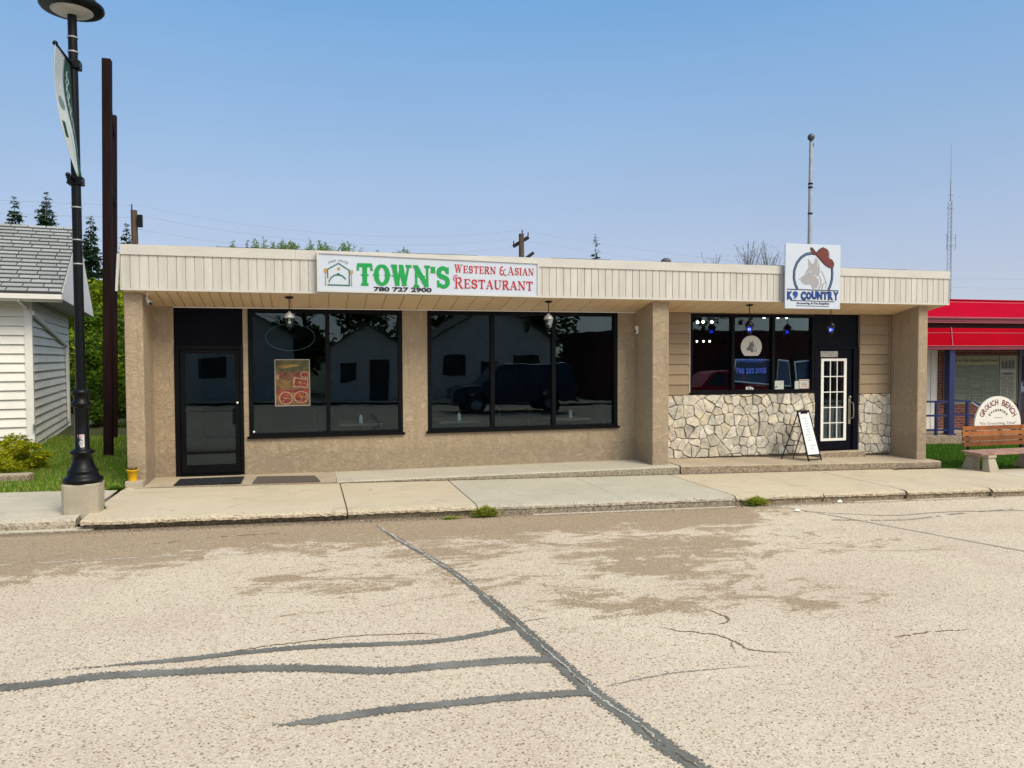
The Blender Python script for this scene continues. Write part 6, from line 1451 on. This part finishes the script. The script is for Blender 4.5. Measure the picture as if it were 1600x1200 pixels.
rpart('brick_wall', [(17.364, 20.18, 17.96, 18.2, -.4, 2.2), (21.3, 26, 17.96, 18.2, -.4, 2.2)], BRICK)
rpart('roof', [(14.0, 26, 16.75, 27, 2.9, 3.30)], TAR); rpart('back_wall', [(14, 26, 26.8, 27, -.4, 3)], BRICK)
rpart('side_wall', [(14.0, 14.2, 18.2, 26.8, -.4, 2.9), (25.8, 26, 18.2, 26.8, -.4, 2.9)], BRICK)
mb = MB(); mb.hexa([(14, 16.42, 2.93), (26, 16.42, 2.93), (26, 16.8, 2.93), (14, 16.8, 2.93), (14, 16.62, 3.40), (26, 16.62, 3.40), (26, 16.8, 3.40), (14, 16.8, 3.40)]); mb.build('upper_band', RM, rb)
mb = MB(); mb.box(14, 26, 16.60, 16.82, 3.402, 3.43); mb.build('ridge_trim', RM, rb)
mb = MB(); mb.box(14, 26, 16.598, 16.62, 3.345, 3.362); mb.box(14, 26, 16.405, 16.43, 2.935, 2.952); mb.build('pale_seam', PINK, rb)
mb = MB(); mb.box(14, 26, 16.40, 16.8, 2.83, 2.90, TRM); mb.box(14, 26, 16.37, 16.8, 2.902, 2.933, TRM); mb.box(14, 26, 16.42, 16.8, 2.80, 2.829, PINK); mb.build('trim', TRM, rb)
rpart('recess', [(14, 26, 16.75, 18.0, 2.1, 2.9)], DRK)
# lower awning with a folded corner
mb = MB(); cx = 16.17
A = [(14.2, 16.55), (cx, 16.30), (26, 16.30)]; B_ = [(14.2, 16.68), (cx, 16.46), (26, 16.46)]
for i in (0, 1):
    a0, a1, b0_, b1_ = A[i], A[i+1], B_[i], B_[i+1]
    mb.hexa([(a0[0], a0[1], 2.20), (a1[0], a1[1], 2.20), (b1_[0], 16.95, 2.20), (b0_[0], 16.95, 2.20), (a0[0], b0_[1]-.1, 2.66), (a1[0], b1_[1]-.1, 2.66), (b1_[0], 16.95, 2.66), (b0_[0], 16.95, 2.66)], RM2)
mb.build('awning', RM2, rb)
mb = MB()
for i in (0, 1):
    a0, a1 = A[i], A[i+1]
    for z_, t_, dy, m_ in ((2.10, .085, .01, TRM), (2.19, .014, -.015, PINK), (2.53, .012, .035, PINK)):
        mb.hexa([(a0[0], a0[1]+dy, z_), (a1[0], a1[1]+dy, z_), (a1[0], a1[1]+dy+.25, z_), (a0[0], a0[1]+dy+.25, z_), (a0[0], a0[1]+dy, z_+t_), (a1[0], a1[1]+dy, z_+t_), (a1[0], a1[1]+dy+.25, z_+t_), (a0[0], a0[1]+dy+.25, z_+t_)], m_)
mb.build('awning_trim', TRM, rb)
mb = MB(); mb.bar((cx, 16.29, 2.19), (cx, 16.35, 2.68), .02, .02); mb.build('awning_seam', PINK, rb)
DBZ = M_('bronze_door', (.03, .02, .03), .4)
mb = MB(); mb.box(20.182, 20.27, 17.92, 18.1, -.1, 2.2); mb.box(21.2, 21.3, 17.92, 18.1, -.1, 2.2); mb.box(20.27, 21.2, 17.93, 18.1, 2.08, 2.2); fr_ = mb.build('door_frame', M_('blue_grey_frame', (.05, .07, .13), .5), rb)
mb = MB(); mb.box(20.275, 21.195, 18.0, 18.06, -.1, 2.075); dd = mb.build('door', M_('wine_door', (.04, .006, .014), .4), rb)
mb = MB(); mb.box(20.40, 21.07, 17.985, 17.998, 1.2, 1.9); mb.build('pane', DARKIN, dd); mb = MB(); mb.box(20.30, 20.36, 17.96, 17.999, .85, 1.15); mb.box(20.28, 21.19, 17.975, 17.9985, .88, 1.02); mb.build('handle', GALV, dd)
rpart('porch_slab', [(14.0, 26, 16.36, 17.955, -.42, -.13)], CONC_P)

t = thing('display_board', (18.82, 17.93, 1.25), 'framed notice board with green text panels and portraits on the brick wall', 'notice board')
D0, D1, E0, E1 = 17.53, 20.11, .574, 1.92; BY = 17.94
mb = MB(); mb.box(D0, D1, BY, BY+.02, E0, E1); mb.build('backing', M_('board_cream', (.36, .36, .27), .5, .1, 5), t)
mb = MB(); mb.box(D0, 19.45, BY-.008, BY-.0005, 1.70, 1.905); mb.build('heading', M_('board_heading', (.30, .28, .15), .5, .1, 5), t)
mb = MB(); put_text(mb, 'Story of the Evansburg Grouch', 18.55, 1.795, BY-.0100, .14, INK, width=1.72, height=.12, shear=.28, bold=.002); mb.build('lettering', INK, t)
mb = MB(); GP = M_('board_green', (.115, .15, .105), .5, .15, 8)
for k in range(3):
    u0 = 17.93+k*.51; mb.box(u0, u0+.49, BY-.006, BY-.001, .60, 1.68, GP)
mb.build('text_panels', GP, t)
mb = MB(); r = random.Random(6); TXl = M_('board_text_line', (.25, .28, .22), .6)
for k in range(3):
    u0 = 17.95+k*.51; z_ = 1.64
    while z_ > .63:
        if r.random() < .85: mb.box(u0, u0+r.uniform(.25, .44), BY-.0072, BY-.0062, z_, z_+.012)
        z_ -= r.choice((.035, .035, .035, .08))
mb.build('small_print', TXl, t)
PH = M_('old_photo', (.33, .33, .27), .5, .3, 14)
def portrait(cx, cz, w_, h_, kind):
    mb = MB(); mb.box(cx-w_/2, cx+w_/2, BY-.007, BY-.001, cz-h_/2, cz+h_/2); pp = mb.build('photo', PH, t)
    mb = MB()
    if kind == 'man':
        mb.plate([(cx-.13, cz-h_*.48), (cx-.12, cz-.12), (cx-.05, cz-.07), (cx+.05, cz-.07), (cx+.12, cz-.12), (cx+.13, cz-h_*.48)], BY-.008, .001, INK)
        mb.plate(arc(cx, cz+.03, .055, .08, 0, 345, 12), BY-.008, .0018, M_('photo_face', (.30, .24, .17), .6)); mb.plate(arc(cx, cz+.085, .065, .05, -10, 190, 8), BY-.008, .0025, INK)
    elif kind == 'group':
        for dx in (-.18, -.06, .07, .19): mb.plate([(cx+dx-.05, cz-.14), (cx+dx-.05, cz+.02), (cx+dx-.02, cz+.10), (cx+dx+.02, cz+.10), (cx+dx+.05, cz+.02), (cx+dx+.05, cz-.14)], BY-.008, .001+abs(dx)*.003, INK)
    else:
        for k in range(16): mb.box(cx-w_*.38, cx-w_*.04, BY-.0088, BY-.008, cz-h_*.42+k*h_*.05, cz-h_*.42+k*h_*.05+.01); mb.box(cx+w_*.04, cx+w_*.38, BY-.0088, BY-.008, cz-h_*.42+k*h_*.05, cz-h_*.42+k*h_*.05+.01)
        mb.plate(arc(cx, cz+h_*.44, w_*.38, .03, 0, 350, 12), BY-.008, .001, INK)
    mb.build('print', M_('photo_ink', (.045, .042, .038), .6), pp)
portrait(17.72, 1.42, .32, .50, 'man'); portrait(17.72, .83, .32, .48, 'man'); portrait(19.78, 1.70, .56, .36, 'group'); portrait(19.78, 1.05, .54, .82, 'list')
mb = MB(); FRC = M_('board_frame', (.20, .18, .13), .5)
mb.box(19.47, 19.495, BY-.02, BY-.0005, E0, E1); mb.box(D0-.03, D0, BY-.02, BY+.019, E0-.03, E1+.03); mb.box(D1, D1+.03, BY-.02, BY+.019, E0-.03, E1+.03); mb.box(D0, D1, BY-.019, BY+.019, E1, E1+.03); mb.box(D0, D1, BY-.019, BY+.019, E0-.03, E0); mb.build('frame', FRC, t)

BLP = M_('blue_railing_paint', (.006, .018, .11), .4, .15, 6)
t = thing('porch_column', (16.28, 16.45, -.13), 'square dark blue column holding up the red awning', 'column')
mb = MB(); mb.box(16.195, 16.375, 16.40, 16.58, -.12, 2.10); o = mb.build('shaft', BLP, t); bevel(o, .01); mb = MB(); mb.box(16.16, 16.41, 16.37, 16.61, -.129, -.10); mb.build('foot_plate', BLP, t)
t = thing('railing', (15.8, 16.42, -.13), 'dark blue pipe railing in front of the brick porch', 'railing')
for xx in (14.2, 15.83, 16.82, 17.9):
    mb = MB(); mb.bar((xx, 16.44, -.13), (xx, 16.44, .75), .06, .06); mb.build('post', BLP, t)
for z_ in (.775, .41, .03):
    mb = MB()
    for a, b in ((14.1, 16.19), (16.38, 16.86)): mb.bar((a, 16.44, z_), (b, 16.44, z_-.03), .045, .05)
    mb.bar((16.86, 16.44, z_-.03), (18.6, 16.44, z_-.52), .045, .05); mb.build('rail', BLP, t)
mb = MB(); mb.bar((16.9, 16.38, .72), (17.35, 16.38, .45), .03, .03); mb.build('handrail', GALV, t)

# ---- bench with the half-round sign
bg_ = gz(13.1)-.03
bt = thing('park_bench', (13.13, 12.1, bg_), 'varnished brown slatted bench on rough concrete legs at the right edge', 'bench')
WD = lambda k: tuple(c*k for c in (.30, .105, .03))
r = random.Random(15)
for i in range(4):
    z0 = .155+i*.103; mb = MB()
    x_ = 12.49
    while x_ < 14.20:
        x2 = min(14.20, x_+r.choice((.34, .5, 1.7))); mb.hexa([(x_+.001, 12.27+i*.012, z0), (x2-.001, 12.27+i*.012, z0), (x2-.001, 12.305+i*.012, z0), (x_+.001, 12.305+i*.012, z0), (x_+.001, 12.282+i*.012, z0+.083), (x2-.001, 12.282+i*.012, z0+.083), (x2-.001, 12.317+i*.012, z0+.083), (x_+.001, 12.317+i*.012, z0+.083)], BARKW, WD(r.uniform(.7, 1.25))); x_ = x2
    o = mb.build('backrest_slat', BARKW, bt)
for i in range(4):
    y_ = 11.74+i*.125; mb = MB(); mb.box(12.36, 14.16, y_, y_+.108, .045+i*.004, .083+i*.004, BARKW, tuple(c*r.uniform(.9, 1.1) for c in (.42, .27, .20))); o = mb.build('seat_slat', BARKW, bt); bevel(o, .006)
for xx in (12.63, 13.95):
    mb = MB(); mb.bar((xx, 12.30, .06), (xx, 12.36, .58), .05, .04); mb.build('back_support', STEELB, bt)
    mb = MB(); z0 = bg_-.06
    for (ya, yb, yc, yd) in ((11.66, 11.86, 11.76, 11.90), (12.14, 12.38, 12.10, 12.26)):
        mb.hexa([(xx-.13, ya, z0), (xx+.13, ya, z0), (xx+.13, yb, z0), (xx-.13, yb, z0), (xx-.085, yc, -.02), (xx+.085, yc, -.02), (xx+.085, yd, -.02), (xx-.085, yd, -.02)])
    mb.box(xx-.10, xx+.10, 11.74, 12.30, -.018, .043); o = mb.build('leg', CONC_B, bt); bevel(o, .015)
bs = thing('bench_sign', (13.13, 12.38, .56), 'white half round GROUCH BENCH sign standing on the bench back', 'sign')
SX, SZ, SR = 13.385, .555, .575; SYY = 12.335
mb = MB(); mb.plate([(SX-SR, SZ-.03)]+[(SX-SR*math.cos(k*math.pi/36), SZ+SR*math.sin(k*math.pi/36)) for k in range(37)]+[(SX+SR, SZ-.03)], SYY+.03, .03); fc = mb.build('face', M_('sign_cream_white', (.72, .70, .64), .45, .04, 6), bs)
mb = MB(); mb.plate([(SX-SR*math.cos(k*math.pi/36), SZ-.03+SR*math.sin(k*math.pi/36)) for k in range(37)], SYY+.034, .003); mb.build('back_face', WHITE, bs)
mb = MB(); WINE = M_('wine_lettering', (.16, .02, .03), .5)
def arctext(mb, s_, R1, h, w_, a0, a1, m, y, bold=0, cz=0):
    for i, ch in enumerate(s_):
        if ch == ' ': continue
        a = rad(a0+(a1-a0)*i/(len(s_)-1)); put_text(mb, ch, SX+R1*math.cos(a), SZ+cz+R1*math.sin(a), y, .1, m, width=w_*(.35 if ch == 'I' else 1), height=h, rot=a-math.pi/2, bold=bold)
arctext(mb, 'GROUCH BENCH', .455, .115, .078, 152, 28, WINE, SYY-.003, .001); mb.build('lettering', WINE, bs)
mb = MB(); arctext(mb, 'EVANSBURG', .30, .045, .036, 135, 45, INK, SYY-.003, .001); put_text(mb, '"It\'s Grouching Time"', SX, SZ+.03, SYY-.003, .1, GREYD, width=.92, height=.07)
stroke(mb, [(SX-.10, SZ+.145), (SX+.10, SZ+.145)], .006, SYY, .003, INK); mb.build('small_lettering', INK, bs)
for dx in (-.40, .40):
    mb = MB(); mb.box(SX+dx-.02, SX+dx+.02, SYY+.032, SYY+.05, SZ-.06, SZ+.06); mb.build('bracket', GALV, bs)

# ================================================================== ACROSS THE STREET (seen as reflections in the shop glass)
def gable_house(x0, x1, y0, y1, eave, ridge, wallm, roofm, label, name='small_house', door=None, wins=(), cat='house'):
    zg = gz((x0+x1)/2)-.3; t = thing(name, ((x0+x1)/2, (y0+y1)/2, zg), label, cat)
    mb = MB(); mb.box(x0, x1, y0, y1, zg, eave); xm = (x0+x1)/2
    mb.mesh([(x0, y1, eave), (x1, y1, eave), (xm, y1, ridge), (x0, y0, eave), (x1, y0, eave), (xm, y0, ridge)], [(1, 0, 2), (3, 4, 5)]); mb.build('wall', wallm, t)
    mb = MB()
    for s_, xe in ((-1, x0-.35), (1, x1+.35)):
        ze = eave-(ridge-eave)*.35/((x1-x0)/2)
        mb.hexa([(xe, y0-.3, ze), (xm, y0-.3, ridge), (xm, y1+.35, ridge), (xe, y1+.35, ze), (xe, y0-.3, ze+.12), (xm, y0-.3, ridge+.12), (xm, y1+.35, ridge+.12), (xe, y1+.35, ze+.12)])
    mb.build('roof', roofm, t)
    if door: mb = MB(); mb.box(door[0], door[1], y1+.002, y1+.05, zg+.05, zg+2.2); mb.build('door', M_('dark_door', (.03, .03, .03), .6), t)
    for (a, b, c, d) in wins:
        mb = MB(); mb.box(a-.06, b+.06, y1+.002, y1+.05, c-.06, d+.06); wn = mb.build('window', WHITE, t); mb = MB(); mb.box(a, b, y1+.051, y1+.06, c, d); mb.build('pane', INK, wn)
    return t
PALE = M_('pale_siding', (.62, .64, .62), .7, .08, 2); RG = M_('grey_roof', (.14, .14, .14), .9, .2, 3)
gable_house(-5.6, -.6, -17, -11.5, 3.0, 4.4, PALE, RG, 'pale garage across the street reflected in the restaurant door', 'garage', None, ((-4.8, -3.6, 1.0, 2.0),), 'garage')
gable_house(1.2, 4.6, -15, -11.0, 2.5, 3.5, WHITE, RG, 'small white shed across the street reflected in the poster window', 'shed', (3.0, 3.9), ((1.6, 2.4, .8, 1.7),), 'shed')
gable_house(6.4, 13.0, -20, -13, 2.9, 4.8, WHITE, RG, 'white house across the street reflected in the three pane window', 'small_house', (9.0, 9.9), ((7.0, 8.2, 1.0, 2.1), (10.8, 12.2, 1.0, 2.1)))
t = thing('low_shop', (26, -18, -.9), 'low dark red building across the street reflected in the dog decal window', 'building')
mb = MB(); mb.box(17, 38, -23, -14.5, -1.0, 2.9); mb.build('wall', M_('dull_red_wall', (.22, .03, .03), .7, .2, 2), t)
mb = MB(); mb.box(16.7, 38.3, -23.3, -14.1, 2.9, 3.5); mb.build('roof', M_('dark_red_roof', (.12, .02, .02), .7, .2, 2), t)
for a in (19, 24, 29): 
    mb = MB(); mb.box(a, a+3, -14.498, -14.45, .2, 2.2); mb.build('window', INK, t)
t = thing('picket_fence', (11, -9.4, -.3), 'white picket fence across the street', 'fence')
mb = MB(); [mb.box(9.4+k*.17, 9.4+k*.17+.09, -12.7, -12.66, -.2, 1.1) for k in range(20)]; mb.build('pickets', WHITE, t); mb = MB(); mb.box(9.4, 12.8, -12.75, -12.705, .2, .3); mb.box(9.4, 12.8, -12.75, -12.705, .8, .9); mb.build('rail', WHITE, t)
for i, (x, y, h, w_) in enumerate(((-7, -23, 10, 4), (0, -24, 10, 3.6), (6, -25, 11, 4.2), (14, -25, 10, 4.4), (30, -30, 11, 5), (-15, -22, 10, 4))):
    broadleaf('leafy_tree', (x, y, -.3), h, (w_, w_, 1), MG, ['green tree behind the garage across the street', 'green tree between the garage and shed across the street', 'tallest green tree behind the white shed across the street', 'green tree beside the white house across the street', 'green tree behind the low dark red building across the street', 'green tree left of the garage across the street'][i], 'tree', 'trees across the street', 120+i, 5200, .26, 26, .2, .1)

def vehicle(name, loc, paint, prof_body, prof_cab, wins, wheels, width, label, cat, flip=False):
    x, y, z = loc; t = thing(name, loc, label, cat)
    def ext(mb, P, y0, y1, m=None, inset=0.0, zmid=None):
        n = len(P); V = []
        for yy, s_ in ((y0, 1), (y1, -1)):
            for px, pz_ in P: k = inset*max(0, pz_-(zmid or 9)); V.append((x+px, y+yy+s_*k, z+pz_))
        mb.mesh(V, [tuple(range(n))[::-1], tuple(range(n, 2*n))]+[(i, (i+1) % n, n+(i+1) % n, n+i) for i in range(n)], m)
    hw = width/2; mb = MB(); ext(mb, prof_body, -hw, hw); o = mb.build('body', paint, t); bevel(o, .04, 3)
    mb = MB(); ext(mb, prof_cab, -hw+.04, hw-.04, None, .22, prof_cab[0][1]); cab = mb.build('cab', paint, t); bevel(cab, .03, 2)
    DG = M_('car_glass', (.012, .016, .02), .05, .0, spec=1.0)
    for i, P in enumerate(wins):
        mb = MB(); n = len(P)
        for s_ in (-1, 1):
            zz0 = prof_cab[0][1]; V = [(x+px, y+s_*(hw-.04-.22*max(0, pz_-zz0)+.012), z+pz_) for px, pz_ in P]; mb.face(V if s_ < 0 else V[::-1])
        mb.build('side_window', DG, cab)
    for wx, wr in wheels:
        for s_ in (-1, 1):
            mb = MB(); mb.cyl((x+wx, y+s_*(hw-.22), z+wr), (x+wx, y+s_*(hw+.01), z+wr), wr, wr, 28); wh = mb.build('wheel', RUB, t)
            mb = MB(); mb.cyl((x+wx, y+s_*(hw+.0), z+wr), (x+wx, y+s_*(hw+.03), z+wr), wr*.6, wr*.5, 20); mb.build('rim', GALV, wh)
    L_ = max(p[0] for p in prof_body); l0 = min(p[0] for p in prof_body)
    for s_ in (-1, 1):
        mb = MB(); mb.box(x+l0-.01, x+l0+.08, y+s_*(hw-.35)-.14, y+s_*(hw-.35)+.14, z+.75, z+.95); mb.build('headlight', LENS, t)
        mb = MB(); mb.box(x+L_-.06, x+L_+.01, y+s_*(hw-.12)-.08, y+s_*(hw-.12)+.08, z+.75, z+1.05); mb.build('tail_light', RED, t)
    for e0, e1 in ((l0-.09, l0-.005), (L_+.005, L_+.09)):
        mb = MB(); mb.box(x+e0, x+e1, y-hw+.05, y+hw-.05, z+.42, z+.62); mb.build('bumper', GALV, t)
    return t
PKB = [(0, .45), (.15, .95), (.35, 1.06), (1.5, 1.10), (5.5, 1.10), (5.55, .5), (4.75, .48), (4.6, .82), (4.3, .92), (4.0, .82), (3.85, .45), (1.35, .45), (1.2, .80), (.95, .90), (.65, .80), (.5, .45)][::-1]
PKC = [(1.45, 1.08), (2.15, 1.72), (2.4, 1.80), (3.5, 1.80), (3.72, 1.72), (3.85, 1.08)][::-1]
PKW = [[(1.85, 1.15), (2.25, 1.66), (2.75, 1.68), (2.75, 1.15)], [(2.85, 1.15), (2.85, 1.68), (3.5, 1.68), (3.68, 1.15)]]
vehicle('pickup_truck', (15.4, -4.6, -.50), M_('red_car_paint', (.62, .01, .03), .25, .03, 3), PKB, PKC, PKW, ((.93, .37), (4.3, .37)), 1.9, 'red pickup truck parked across the street reflected in the dog shop window', 'pickup truck')
VB = [(0, .45), (.1, 1.0), (.5, 1.10), (5.1, 1.15), (5.15, .5), (4.5, .48), (4.35, .84), (4.05, .94), (3.75, .84), (3.6, .45), (1.35, .45), (1.2, .80), (.95, .90), (.65, .80), (.5, .45)][::-1]
VC = [(1.1, 1.10), (1.9, 1.90), (2.2, 2.0), (4.8, 2.0), (5.0, 1.9), (5.1, 1.12)][::-1]
VW = [[(1.55, 1.18), (2.0, 1.82), (2.7, 1.84), (2.7, 1.18)], [(2.8, 1.18), (2.8, 1.84), (3.8, 1.84), (3.8, 1.18)], [(3.9, 1.18), (3.9, 1.84), (4.7, 1.84), (4.95, 1.18)]]
vehicle('van', (5.6, -3.8, -.32), M_('navy_car_paint', (.010, .018, .075), .25, .03, 3), VB, VC, VW, ((.93, .37), (4.05, .37)), 1.95, 'dark blue van parked across the street reflected in the three pane window', 'van')
